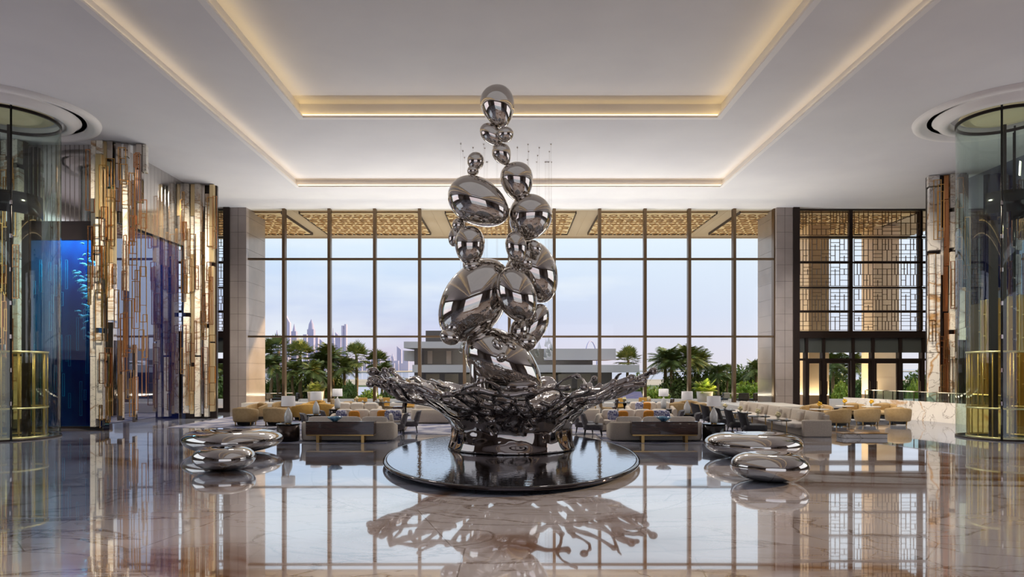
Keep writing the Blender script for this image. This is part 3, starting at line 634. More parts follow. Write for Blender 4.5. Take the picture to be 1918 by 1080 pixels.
# ================================================================= CANOPY OUTSIDE
b = MB(); b.box(-28, 28, 39.0, 47.2, CEIL+.06, CEIL+.5); struct('ceiling_canopy', b, 'canopy_frame')
b = MB()
for x in (-12.9-.0, -4.75, 4.55, 12.75): b.box(x-.02, x+.02, 39, 47.2, CEIL+.045, CEIL+.07)
b.box(-28, 28, 47.12, 47.3, CEIL-.04, CEIL+.5); struct('trim_10', b, 'canopy_frame')
for (x0, x1, nm) in ((-24, -13.6, 'leftmost'), (-12.6, -5.5, 'second from the left'), (-3.95, 3.85, 'central'), (5.2, 12.2, 'second from the right'), (13.5, 24, 'rightmost')):
    t = thing('slatted_soffit_panel', nm+' golden slatted lattice panel under the outdoor canopy', 'canopy panel', ((x0+x1)/2, 42.6, CEIL)); w_ = (x1-x0)/2
    b = MB()
    for k in range(15): y = -3.0+k*.41; b.box(-w_+.06, w_-.06, y, y+.2, -.06, .0)
    b.build('slats', 'canopy_slat', t)
    b = MB(); s_ = .62; i = 0
    for a in range(int(w_*2/s_)):
        for c in range(9):
            x = -w_+.3+a*s_+(c % 2)*s_/2; y = -2.8+c*.68
            b.tube([(x, y, -.085), (x+.2, y+.16, -.085), (x+.2, y+.45, -.085), (x, y+.6, -.085)], .032, 4); b.tube([(x, y, -.085), (x-.2, y+.16, -.085), (x-.2, y+.45, -.085), (x, y+.6, -.085)], .032, 4)
    b.build('lattice_pattern', 'canopy_backing', t)
    b = MB(); b.box(-w_, w_, 3.1, 3.16, -.1, .06); b.box(-w_, -w_+.05, -3.1, 3.1, -.1, .06); b.box(w_-.05, w_, -3.1, 3.1, -.1, .06); b.build('panel_edge', 'joint', t)
    b = MB(); b.box(-w_+.06, w_-.06, -3.1, 3.1, .03, .055); b.build('backing', 'canopy_backing', t)
for k, (x, y, w_, lb) in enumerate(((19.6, 43.2, 1.3, 'square stone canopy column outside, left of the glass doors on the right'), (24.3, 44, 1.6, 'square stone canopy column outside, behind the middle lattice screen'), (-20.5, 43.5, 1.3, 'square stone canopy column outside, behind the left lattice screen'))):
    b = MB()
    for q in range(12): b.box(-w_/2, w_/2, -w_/2, w_/2, q*.98, q*.98+.965)
    b.box(-w_/2+.02, w_/2-.02, -w_/2+.02, w_/2-.02, 0, CEIL); c = b.build('stone_column', 'tan_stone', None, (x, y, 0)); tag(c, lb, 'column')
# ================================================================= OUTDOORS
b = MB(); b.box(-45, 45, 39.0, 56, -.35, -.02); struct('terrace', b, 'terrace_stone')
b = MB(); b.box(-400, 400, 56, 230, -2.0, -1.3); struct('garden_ground', b, 'lawn')
b = MB(); b.box(-9000, 9000, 230, 9000, -9, -3.2); struct('sea', b, 'sea')
b = MB(); b.box(-1500, -180, 900, 1500, -4, -1.6); b.box(-180, 40, 1000, 1400, -4, -2.2); b.box(250, 1500, 1100, 1500, -4, -2.0); struct('far_shore', b, 'sand')
b = MB(); b.box(-34, -17, 92, 135, -1.3, -1.2); tag(b.build('pool', 'sea'), 'pale blue swimming pool beyond the palms on the left', 'pool')
b = MB(); b.box(-400, 400, 150, 230, -1.3, -1.2); struct('beach', b, 'sand')
# towers of the skyline
def tower(px, ytop, wpx, Y, kind, label, m='tower_haze'):
    x = (px-CX)/F*Y; h = EYE+(HZ-ytop)/F*Y+4; w_ = wpx/F*Y; b = MB()
    if kind == 0: b.box(-w_/2, w_/2, -w_/2, w_/2, 0, h)
    elif kind == 1:
        b.box(-w_/2, w_/2, -w_/2, w_/2, 0, h*.72); b.box(-w_*.36, w_*.36, -w_*.36, w_*.36, h*.72, h*.84); b.cyl((0, 0, h*.84), w_*.26, h*.16, 10, .4)
    elif kind == 2:
        b.box(-w_/2, -w_*.08, -w_/2, w_/2, 0, h*.97); b.box(w_*.08, w_/2, -w_/2, w_/2, 0, h); b.box(-w_*.08, w_*.08, -w_*.3, w_*.3, 0, h*.9)
    elif kind == 3:
        b.box(-w_/2, w_/2, -w_/2, w_/2, 0, h*.8); b.lathe([(w_*.5, h*.8), (w_*.38, h*.9), (w_*.12, h*.97), (0, h)], 12)
    else:
        v = [b.bm.verts.new(p) for p in ((-w_/2, -w_/2, 0), (w_/2, -w_/2, 0), (w_/2, w_/2, 0), (-w_/2, w_/2, 0), (-w_/2, -w_/2, h), (w_/2, -w_/2, h*.86), (w_/2, w_/2, h*.86), (-w_/2, w_/2, h))]
        for q in ((3, 2, 1, 0), (4, 5, 6, 7), (0, 1, 5, 4), (1, 2, 6, 5), (2, 3, 7, 6), (3, 0, 4, 7)): b.bm.faces.new([v[i] for i in q])
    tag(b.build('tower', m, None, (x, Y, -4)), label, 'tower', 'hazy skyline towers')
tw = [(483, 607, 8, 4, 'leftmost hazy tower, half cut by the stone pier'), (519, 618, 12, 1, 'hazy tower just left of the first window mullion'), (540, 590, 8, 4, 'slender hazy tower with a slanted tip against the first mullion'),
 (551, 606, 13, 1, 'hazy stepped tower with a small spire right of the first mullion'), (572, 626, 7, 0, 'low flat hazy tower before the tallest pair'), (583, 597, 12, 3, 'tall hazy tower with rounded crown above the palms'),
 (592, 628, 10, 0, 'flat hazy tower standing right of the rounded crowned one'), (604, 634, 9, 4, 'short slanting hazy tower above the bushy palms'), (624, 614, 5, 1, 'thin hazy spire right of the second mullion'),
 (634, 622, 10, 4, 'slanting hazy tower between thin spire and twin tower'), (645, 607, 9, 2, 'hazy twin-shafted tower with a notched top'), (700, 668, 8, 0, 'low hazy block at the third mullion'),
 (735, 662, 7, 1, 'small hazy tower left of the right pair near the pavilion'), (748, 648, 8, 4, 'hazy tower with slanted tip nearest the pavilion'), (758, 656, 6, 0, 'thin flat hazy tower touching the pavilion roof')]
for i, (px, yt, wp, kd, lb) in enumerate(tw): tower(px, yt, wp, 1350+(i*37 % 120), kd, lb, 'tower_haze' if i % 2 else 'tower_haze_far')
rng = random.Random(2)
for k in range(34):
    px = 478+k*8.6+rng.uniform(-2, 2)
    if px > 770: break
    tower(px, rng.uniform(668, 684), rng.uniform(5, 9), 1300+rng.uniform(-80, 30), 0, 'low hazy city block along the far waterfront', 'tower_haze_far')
# observation wheel
t = thing('observation_wheel', 'pale observation wheel seen nearly edge-on far beyond the pavilion', 'wheel', P(1107, 690, 1700)); t.rotation_euler = (0, 0, R(68))
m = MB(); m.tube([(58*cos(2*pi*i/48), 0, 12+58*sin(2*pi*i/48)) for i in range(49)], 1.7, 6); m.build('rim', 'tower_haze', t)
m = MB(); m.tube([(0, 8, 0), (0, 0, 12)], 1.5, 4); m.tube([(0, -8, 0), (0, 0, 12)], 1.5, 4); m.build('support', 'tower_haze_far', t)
# pavilion
t = thing('pavilion', 'low white modernist pavilion with long flat roof slabs behind the sculpture', 'building', P(980, 745, 76)*1.0)
o_ = t.location.copy(); o_.z = -1.3; t.location = o_
def prel(x, y, Y=76): p = P(x, y, Y); return p.x-o_.x, p.z-o_.z
def pbox(nm, x0, x1, y0, y1, d0, d1, m):
    a, z1 = prel(x0, y0); c, z0 = prel(x1, y1); b = MB(); b.box(a, c, d0, d1, z0, z1); return b.build(nm, m, t)
pbox('roof_slab', 759, 876, 640, 652, -1, 7, 'pavilion_white'); pbox('side_slab', 754, 777, 656, 675, 1, 6, 'pavilion_white'); pbox('roof_box', 793, 872, 617, 640, 2, 7, 'pavilion_dark'); pbox('roof_slab', 1020, 1151, 653, 674, -1, 7, 'pavilion_white')
pbox('floor_slab', 776, 1193, 683, 697, -1.5, 8, 'pavilion_white'); pbox('upper_storey', 778, 1113, 652, 683, 1.5, 7, 'pavilion_glass'); pbox('lower_storey', 778, 1150, 697, 760, 1.5, 7, 'pavilion_dark')
pbox('end_wall', 776, 790, 652, 745, 0, 1.6, 'pavilion_dark')
for k in range(9):
    x = 795+k*36; w_ = pbox('window', x, x+26, 700, 742, 1.35, 1.5, 'pavilion_glass'); pbox('curtain', x+3, x+12, 656, 681, 1.3, 1.5, 'canopy_frame') if k < 6 else None
t = thing('garden_steps', 'lilac-grey flight of garden steps right of the sculpture', 'steps', P(1182, 752, 60))
b = MB()
for k in range(9): b.box(-1.6+k*.12, 1.2, -1+k*.3, 1.6, k*.14-.4, (k+1)*.14-.4)
b.build('treads', 'lilac_stone', t); b = MB(); b.box(-2.6, -1.6, -1, 1.6, -.4, .9); b.build('side_wall', 'lilac_stone', t)
# plants
def frond(m, L_, droop, az, up, rng, fan=False):
    d = Vector((cos(az), sin(az), 0)); side = Vector((-sin(az), cos(az), 0)); pts = []; n = 9
    for i in range(n+1):
        f = i/n; pts.append(d*L_*(f*cos(up*(1-f*.3)))*(1-.12*f)+Vector((0, 0, L_*(sin(up)*f-droop*f*f))))
    for a, c in zip(pts, pts[1:]):
        w = .018*L_; m.quad(a-side*w, a+side*w, c+side*w*.7, c-side*w*.7)
    for i in range(1, n):
        for q in (0, .5):
            p = pts[i].lerp(pts[i+1], q); f = (i+q)/n; dr = (pts[i+1]-pts[i]).normalized(); ll = L_*.30*sin(pi*min(1, f*.85+.12))
            for sg in (-1, 1):
                tip = p+(side*sg*.86+dr*.6+Vector((0, 0, -.28+rng.uniform(-.15, .1)))).normalized()*ll; w = dr*.028*L_
                m.quad(p-w, p+w, tip+w*.2, tip-w*.2)
def fan(m, L_, az, up, rng):
    d = Vector((cos(az)*cos(up), sin(az)*cos(up), sin(up))); c = d*L_*.55; side = d.cross(Vector((0, 0, 1))).normalized() if abs(d.z) < .98 else Vector((1, 0, 0)); nn = side.cross(d)
    m.quad(-side*.012*L_, side*.012*L_, c+side*.012*L_, c-side*.012*L_)
    for k in range(13):
        a = R(-95+k*16); v = (d*cos(a)+side*sin(a)).normalized(); tip = c+v*L_*.5+Vector((0, 0, -.1*L_*rng.random())); w = v.cross(nn)*.035*L_; mid = c+v*L_*.25
        m.quad(c, mid+w, tip, mid-w)
def make_palm(kind, h, rad, seed, green):
    rng = random.Random(seed); t = bpy.data.objects.new('fan_palm' if kind else 'date_palm', None); C.objects.link(t)
    m = MB(); m.tube([(.05*sin(i), .04*cos(i*1.3), h*i/8) for i in range(9)], [.19-.008*i+(.06 if i == 0 else 0) for i in range(9)], 10); m.build('trunk', 'trunk', t)
    m = MB()
    if kind:
        for k in range(48): fan(m, rad*rng.uniform(.85, 1.1), rng.uniform(0, 2*pi), R(rng.uniform(-50, 88)), rng)
    else:
        for k in range(50): frond(m, rad*rng.uniform(.8, 1.1), rng.uniform(.2, .6), rng.uniform(0, 2*pi), R(rng.uniform(-30, 88)), rng)
    m.build('crown', green, t, (0, 0, h-.1)); return t
protos = {}
GZ = -1.3
def palm(px, ytop, base_y, kind, var, label, Y=None, rad=1.0):
    Y = Y or (EYE-GZ)*F/(base_y-HZ); top = P(px, ytop, Y); H = top.z-GZ; h0 = 6.0; key = (kind, var)
    if key not in protos:
        r = protos[key] = make_palm(kind, h0-1.7, 2.3 if not kind else 1.75, 31*var+kind, 'palm_green' if var % 2 else 'palm_green_dark')
    else: r = dup(protos[key], (0, 0, 0))
    r.location = (top.x, Y, GZ); s_ = H/h0; r.scale = (s_*rad, s_*rad, s_); r.rotation_euler = (0, 0, px*.7)
    tag(r, label, 'palm', 'palms outside the windows')
PL = [(492, 632, 747, 1, 1, 'slim fan palm, first from the left beyond the window'), (521, 622, 747, 1, 2, 'tall fan palm just left of the first free mullion'), (508, 658, 750, 0, 2, 'low feathery palm between the first two fan palms'),
 (563, 632, 748, 1, 3, 'fan palm with upright trunk centred in the second window bay'), (548, 668, 749, 0, 1, 'low feathery palm at the left of the second bay'), (604, 648, 747, 0, 2, 'bushy palm left of the second mullion'),
 (622, 636, 746, 0, 1, 'tall bushy palm right behind the second mullion'), (645, 662, 747, 0, 3, 'feathery palm with curved fronds in the third bay'), (668, 636, 747, 1, 1, 'fan palm standing clear in the third bay'),
 (706, 650, 746, 1, 2, 'fan palm partly behind the third mullion'), (716, 673, 748, 0, 1, 'small feathery palm right of the third mullion'), (585, 668, 750, 0, 3, 'low dark feathery palm behind the left planter'), (1176, 645, 748, 1, 3, 'round-crowned palm standing alone behind the pavilion'),
 (1246, 642, 746, 0, 1, 'feathery palm at the left of the right group'), (1258, 646, 747, 0, 2, 'feathery palm crowded second in the right group'), (1290, 638, 747, 0, 3, 'tallest feathery palm of the right group, by the mullion'),
 (1308, 650, 746, 0, 1, 'feathery palm right of the tallest one'), (1345, 676, 748, 0, 2, 'low wide palm beside the right planter'), (1362, 678, 747, 1, 1, 'small fan palm left of the last mullion'),
 (1416, 668, 747, 0, 3, 'dark palm next to the right pier'), (1600, 655, 750, 0, 1, 'palm seen through the glass doors on the right'), (1560, 650, 750, 0, 2, 'palm seen through the left leaf of the glass doors'), (412, 668, 748, 0, 1, 'palm seen past the left pier')]
for i, q in enumerate(PL): palm(*q, rad=1.15 if q[3] == 0 else 1.0)
def make_shrub(rx_, rz_, n, seed, m_, leaf=.16, name='shrub'):
    rng = random.Random(seed); m = MB()
    for k in range(n):
        v = Vector((rng.gauss(0, 1), rng.gauss(0, 1), abs(rng.gauss(0, 1)))).normalized(); s_ = rng.uniform(.55, 1)+.25*noise.noise(v*2+Vector((seed, 0, 0)))
        p = Vector((v.x*rx_*s_, v.y*rx_*s_*.7, v.z*rz_*s_)); a = Vector((rng.gauss(0, 1), rng.gauss(0, 1), rng.gauss(0, 1))).normalized()*leaf; b_ = a.cross(Vector((rng.gauss(0, 1), rng.gauss(0, 1), 1))).normalized()*leaf*.5
        m.quad(p-a, p+b_, p+a, p-b_)
    return m.build(name, m_)
sh = {}
def shrub(px, ytop, wpx, Y, m_, label, var=0, z=GZ):
    p = P(px, ytop, Y); k = (m_, var)
    if k not in sh: sh[k] = make_shrub(1, 1, 1500, var+3, m_, .09); o = sh[k]
    else: o = sh[k].copy(); C.objects.link(o)
    w_ = wpx/2/F*Y; o.location = (p.x, Y, z); o.scale = (w_, w_, max(.3, p.z-z)); o.rotation_euler = (0, 0, px)
    tag(o, label, 'shrub', 'garden shrubs and trees')
SH = [(485, 700, 40, 82, 'leaf_green', 'dark shrub beside the left pier'), (520, 690, 46, 88, 'leaf_green', 'shrub behind the first two palms'), (552, 690, 40, 86, 'leaf_green', 'shrub below the left edge of the second bay'), (590, 680, 52, 88, 'palm_green_dark', 'wide dark tree behind the left planter'),
 (625, 690, 44, 86, 'leaf_green', 'shrub at the second mullion'), (655, 712, 34, 78, 'leaf_green', 'low shrub left of the pool'), (692, 728, 44, 70, 'leaf_bright', 'bright low hedge plant under the third mullion'), (735, 715, 40, 72, 'leaf_green', 'green shrub left of the splash'),
 (1195, 700, 44, 70, 'leaf_green', 'shrub behind the right arm of the splash'), (1225, 725, 50, 66, 'leaf_bright', 'fresh green shrub at the fifth right mullion'), (1262, 700, 60, 84, 'palm_green_dark', 'dark undergrowth below the right palm group'), (1300, 695, 64, 84, 'palm_green_dark', 'dark undergrowth right under the tallest palm'),
 (1340, 690, 60, 86, 'leaf_green', 'green tree behind the right planter'), (1380, 685, 60, 88, 'leaf_green', 'green tree behind the last mullion'), (1415, 678, 60, 88, 'palm_green_dark', 'tall dark tree against the right pier'), (1400, 715, 60, 72, 'leaf_bright', 'bright green hedge before the right pier'),
 (1500, 700, 40, 80, 'leaf_green', 'green shrub seen left of the glass doors'), (1568, 690, 60, 84, 'leaf_green', 'tree seen through the left glass door'), (1575, 715, 40, 60, 'leaf_bright', 'bright plant seen low through the left glass door'), (1618, 700, 40, 76, 'leaf_green', 'shrub seen through the middle glass door'), (1715, 695, 50, 80, 'leaf_green', 'shrub seen through the rightmost glass door'), (1712, 712, 24, 62, 'leaf_bright', 'bright plant seen low through the rightmost glass door'),
 (405, 700, 60, 80, 'leaf_green', 'shrub seen past the left pier')]
for i, (px, yt, wp, Y, m_, lb) in enumerate(SH): shrub(px, yt, wp*1.25, Y, m_, lb, i % 2)
b = MB()
rng = random.Random(8)
for k in range(70):
    px = 470+rng.uniform(0, 960); Y = rng.uniform(92, 120); p = P(px, rng.uniform(700, 712), Y); m_ = rng.uniform(1.5, 3)
    if 660 < px < 720 or 760 < px < 1160 or 1205 < px < 1250: continue
    for q in range(90):
        v = Vector((rng.gauss(0, 1), rng.gauss(0, 1), abs(rng.gauss(0, 1)))).normalized()*rng.uniform(.6, 1)*m_; c = Vector((p.x, Y, GZ-.1))+Vector((v.x, v.y, v.z*.6)); a = Vector((rng.gauss(0, 1), rng.gauss(0, 1), rng.gauss(0, 1))).normalized()*.3; b_ = a.cross(Vector((1, .3, .6))).normalized()*.16
        b.quad(c-a, c+b_, c+a, c-b_)
o = b.build('undergrowth', 'leaf_green'); tag(o, 'mass of low green undergrowth beyond the terrace', 'undergrowth', None, 'stuff')
def planter(px, label, plabel, m_):
    p = P(px, 755, 46); t = thing('planter', label, 'planter', (p.x, 46, 0)); m = MB(); m.lathe([(0, 0), (.46, 0), (.56, .93), (.5, .93), (.48, .85), (0, .85)], 40); m.build('pot', 'lip_white', t)
    rng = random.Random(int(px)); m = MB()
    for k in range(60): frond(m, rng.uniform(.7, 1.25), rng.uniform(.1, .6), rng.uniform(0, 2*pi), R(rng.uniform(25, 88)), rng)
    o = m.build('potted_plant', m_, None, (p.x, 46, .86)); tag(o, plabel, 'plant')
planter(591, 'round white planter outside the left windows', 'spiky green plant growing in the left white planter', 'palm_green')
planter(1320, 'round white planter outside the right windows', 'yellow-green bushy plant in the right white planter', 'leaf_bright')
# ================================================================= FURNITURE MAKERS (local: thing faces +Y, back towards -Y)
def tub_chair(fabric, label, cat='armchair', name='tub_armchair', w=1.0, h=.74):
    t = thing(name, label, cat); r = w/2; m = MB(); n = 30; A0, A1 = R(150), R(390)
    def arc(f): return A0+(A1-A0)*f
    rings = []
    for i in range(n+1):
        f = i/n; a = arc(f); ed = abs(f-.5)*2; top = h*(1-.22*ed**2.2); rings.append([])
        for rr, z in ((r*.84, .16), (r*.95, .2), (r*1.0, top*.6), (r*1.02, top-.05), (r*.98, top), (r*.9, top), (r*.86, top-.05), (r*.8, .4), (r*.76, .2)):
            rings[-1].append(m.bm.verts.new((cos(a)*rr, sin(a)*rr*.95, z)))
    for a, b in zip(rings, rings[1:]):
        for k in range(len(a)): f = m.bm.faces.new((a[k], a[(k+1) % len(a)], b[(k+1) % len(a)], b[k])); f.smooth = True
    m.bm.faces.new(rings[0]); m.bm.faces.new(rings[-1][::-1]); m.build('shell', fabric, t)
    m = MB(); m.puff((0, .05, .34), (r*.8, r*.86, .11), .35, .6, None, 24, 8); m.build('seat', fabric, t)
    m = MB(); m.puff((0, -r*.62, .58), (r*.5, .09, .19), .5, .5, Matrix.Rotation(R(-14), 3, 'X')); m.build('back_cushion', fabric, t)
    m = MB(); m.cyl((0, 0, .04), r*.62, .13, 24, r*.72); m.build('plinth', 'drum_black', t)
    for sx in (-1, 1):
        for sy in (-1, 1): m = MB(); m.tube([(sx*r*.6, sy*r*.5, 0), (sx*r*.62, sy*r*.52, .18)], [.02, .03], 8); m.build('leg', 'brass', t)
    return t
def slipper(fabric, label, name='lounge_chair'):
    t = thing(name, label, 'chair'); n = 14; m = MB(); rings = []
    for i in range(n+1):
        a = R(200+140*i/n); x = cos(a)*.36; y = sin(a)*.2; top = .88-.05*abs(i/n-.5)*2
        rings.append([m.bm.verts.new(p) for p in ((x*.9, y*.9-.12, .32), (x, y-.16, .5), (x*1.04, y-.24, top-.03), (x, y-.25, top), (x*.93, y-.19, top-.03), (x*.86, y-.06, .42), (x*.84, y-.05, .32))])
    for a, b in zip(rings, rings[1:]):
        for k in range(7): f = m.bm.faces.new((a[k], a[(k+1) % 7], b[(k+1) % 7], b[k])); f.smooth = True
    m.bm.faces.new(rings[0]); m.bm.faces.new(rings[-1][::-1]); m.build('backrest', fabric, t)
    m = MB(); m.puff((0, .05, .36), (.36, .36, .11), .3, .35, None, 24, 8); m.build('seat', fabric, t)
    for sx in (-1, 1):
        for sy in (-1, 1): m = MB(); m.tube([(sx*.27, .05+sy*.28, .28), (sx*.3, .05+sy*.32, 0)], [.024, .014], 6); m.build('leg', 'drum_black', t)
    return t
def sofa(w, label, name='curved_sofa', fabric='sofa_fabric', nb=3, d=1.0, hb=.66):
    t = thing(name, label, 'sofa'); m = MB(); n = 10; pts = [(w/2, d*.55)]
    pts += [(w/2-.34+.34*cos(R(-90*i/n)), -d/2+.34+.34*sin(R(-90*i/n))) for i in range(n+1)]
    pts += [(-p[0], p[1]) for p in pts[::-1]]; rings = []; N = len(pts)
    for i, (x, y) in enumerate(pts):
        a, b = pts[max(0, i-1)], pts[min(N-1, i+1)]; tx, ty = b[0]-a[0], b[1]-a[1]; l = sqrt(tx*tx+ty*ty); nx, ny = ty/l, -tx/l   # inwards
        if nx*(-x)+ny*(-y) < 0: nx, ny = -nx, -ny
        hh = hb-(.14 if i in (0, N-1) else 0)
        rings.append([m.bm.verts.new(p) for p in ((x+nx*.03, y+ny*.03, .04), (x, y, .1), (x, y, hh-.05), (x+nx*.05, y+ny*.05, hh), (x+nx*.14, y+ny*.14, hh), (x+nx*.19, y+ny*.19, hh-.05), (x+nx*.19, y+ny*.19, .04))])
    for a, b in zip(rings, rings[1:]):
        for k in range(7): f = m.bm.faces.new((a[k], a[(k+1) % 7], b[(k+1) % 7], b[k])); f.smooth = True
    m.bm.faces.new(rings[0]); m.bm.faces.new(rings[-1][::-1]); m.build('frame', fabric, t)
    m = MB(); m.box(-w/2+.12, w/2-.12, -d/2+.12, d*.5, .03, .26, .03); m.build('base', fabric, t)
    cw = (w-.42)/nb
    for k in range(nb):
        x = -w/2+.21+cw*(k+.5); m = MB(); m.puff((x, .06, .34), (cw/2, d*.42, .1), .3, .25, None, 20, 8); m.build('seat_cushion', 'cushion_fabric', t)
        m = MB(); m.puff((x, -d/2+.32, .6), (cw/2-.01, .12, .24), .4, .35, Matrix.Rotation(R(-10), 3, 'X'), 20, 8); m.build('back_cushion', 'cushion_fabric', t)
    m = MB(); m.box(-w/2+.3, w/2-.3, -d/2+.3, d*.45, 0, .03); m.build('plinth', 'drum_black', t)
    return t
def lamp(label, col='lamp_glass'):
    t = thing('table_lamp', label, 'lamp'); m = MB(); m.lathe([(0, .02), (.1, .02), (.13, .06), (.145, .22), (.125, .34), (.07, .46), (.035, .53), (.02, .56), (0, .56)], 16); m.build('lamp_base', 'crystal', t)
    m = MB(); m.lathe([(0, .04), (.06, .04), (.08, .2), (.06, .34), (.02, .44), (0, .45)], 10); m.build('inner_core', 'slab_marble', t)
    m = MB(); m.cyl((0, 0, 0), .1, .02, 16); m.cyl((0, 0, .54), .012, .2, 8); m.build('stem', 'brass', t)
    m = MB(); m.lathe([(.235, .6), (.225, .94), (.215, .94), (.225, .6), (.235, .6)], 32); m.build('lamp_shade', 'lamp_shade', t)
    return t
def drum(label, mt='drum_bronze', r=.38, h=.6):
    t = thing('drum_table', label, 'side table'); m = MB(); m.lathe([(0, 0), (r*.94, 0), (r*.94, .03), (r, .04), (r, h-.03), (0, h-.03)], 40, smooth=True); m.build('body', mt, t); m = MB(); m.lathe([(0, h-.03), (r+.01, h-.03), (r+.01, h), (0, h)], 40, smooth=False); m.build('top', 'drum_black', t); return t
def round_table(label, r=.42, h=.58, top='drum_black', legs=3, leg='brass'):
    t = thing('round_table', label, 'table'); m = MB(); m.lathe([(0, h-.03), (r-.01, h-.03), (r, h-.015), (r-.01, h), (0, h)], 36); m.build('tabletop', top, t)
    if legs:
        for k in range(legs): a = 2*pi*k/legs+.4; m = MB(); m.tube([(cos(a)*r*.8, sin(a)*r*.8, h-.03), (cos(a)*r*.85, sin(a)*r*.85, 0)], .016, 6); m.build('leg', leg, t)
    else:
        m = MB(); m.lathe([(0, 0), (.24, 0), (.22, .03), (.05, .1), (.04, h*.6), (.1, h-.03), (0, h-.03)], 20); m.build('pedestal', leg, t)
    return t
def vase(label, fl='flower', h=.12):
    t = thing('flower_vase', label, 'vase'); m = MB(); m.lathe([(0, 0), (.04, 0), (.055, .05), (.035, h), (.03, h), (.03, .02), (0, .02)], 14); m.build('glass_vase', 'lamp_glass', t)
    rng = random.Random(3); m = MB()
    for k in range(16): v = Vector((rng.gauss(0, 1), rng.gauss(0, 1), rng.gauss(0, .7))).normalized()*.075; m.puff((v.x, v.y, h+.07+v.z), (.045, .045, .04), 1, 1, None, 7, 5)
    m.build('flowers', fl, t); return t
def cup(label):
    t = thing('coffee_cup', label, 'cup'); m = MB(); m.lathe([(0, 0), (.07, .005), (.075, .015), (.03, .01), (0, .01)], 14); m.build('saucer', 'porcelain', t)
    m = MB(); m.lathe([(0, .012), (.025, .012), (.04, .04), (.043, .07), (.038, .07), (.034, .03), (0, .025)], 14); m.build('cup_body', 'porcelain', t); return t
def pillow(label, mt, p, rz=0, s=.22, tilt=14):
    m = MB(); m.puff((0, 0, 0), (s, .075, s*.92), .55, .45, None, 20, 10); o = m.build('throw_pillow', mt, None, p); o.rotation_euler = (R(-tilt), 0, rz); return tag(o, label, 'pillow', 'throw pillows')
def put(make, key, loc, rz, label, group=None, s=None, _c={}):
    loc = Vector(loc)
    if key not in _c: o = _c[key] = make(); o.location = loc; o.rotation_euler = (0, 0, rz); o['label'] = label
    else: o = dup(_c[key], loc, rz, label)
    if s: o.scale = (s, s, s)
    if group: o['group'] = group
    return o
def gz(x, y, z=0): p = G(x, y); p.z = z; return p
PX = lambda x, Y: (x-CX)/F*Y
RUG = .012
# ---- front sofas with consoles
for px0, px1, cx0, cx1, sd, bp in ((563, 737, 572, 700, 'left', 627), (1143, 1316, 1184, 1308, 'right', 1243)):
    Yb = 22.75; w = (px1-px0)/F*(Yb+.2); xc = PX((px0+px1)/2, Yb+.2)
    put(lambda: sofa(w, ''), 'sofaF', (xc, Yb+.52, RUG), 0, 'curved beige sofa on the %s seen from behind, backing the long walnut console' % sd, 'front sofas backing the consoles')
    c0, c1 = PX(cx0, 22.3), PX(cx1, 22.3); t = thing('console_table', 'long dark walnut console behind the %s front sofa' % sd, 'console', ((c0+c1)/2, 22.52, RUG), 0, 'walnut consoles'); hw = (c1-c0)/2
    b = MB(); b.box(-hw, hw, -.2, .2, .28, .70, .008, 1); b.build('cabinet', 'walnut', t)
    b = MB(); b.box(-hw+.02, hw-.02, -.18, .18, .24, .28); b.build('brass_rail', 'brass', t)
    b = MB(); b.box(-hw-.01, hw+.01, -.21, .21, .70, .715); b.build('console_top', 'walnut', t)
    for sx in (-1, 1): b = MB(); b.box(sx*hw*.66-.05, sx*hw*.66+.05, -.15, .15, 0, .24); b.build('leg', 'brass', t)
    m = MB(); m.lathe([(0, 0), (.08, .0), (.1, .015), (.24, .11), (.26, .15), (.245, .15), (.22, .11), (.08, .03), (0, .025)], 28); o = m.build('glass_bowl', 'blue_bowl', None, (PX(bp, 22.5), 22.52, .716+RUG)); tag(o, 'blue glass bowl on the %s walnut console' % sd, 'bowl')
# ---- lamps & drum tables
for i, (px, Y, mt, lb) in enumerate(((540, 23.0, 'drum_bronze', 'nearest table lamp on the left, on the bronze drum table'), (592, 27.5, 'drum_black', 'second table lamp on the left, behind the front sofa'), (632, 31.3, 'drum_black', 'farthest table lamp on the left, before the window'),
                                   (1337, 23.0, 'drum_black', 'nearest table lamp on the right, on the black drum table'), (1287, 27.8, 'drum_black', 'second table lamp on the right, behind the front sofa'), (1243, 31.3, 'drum_black', 'farthest table lamp on the right'))):
    x = PX(px, Y); put(lambda: drum('', mt), 'drum'+mt, (x, Y, RUG), 0, {'drum_bronze': 'bronze drum side table left of the front left sofa'}.get(mt, 'black drum side table under the '+lb.split(',')[0]), 'drum side tables')
    put(lambda: lamp(''), 'lamp', (x, Y, .6+RUG), i, 'white-shaded crystal lamp, '+lb, 'crystal table lamps')
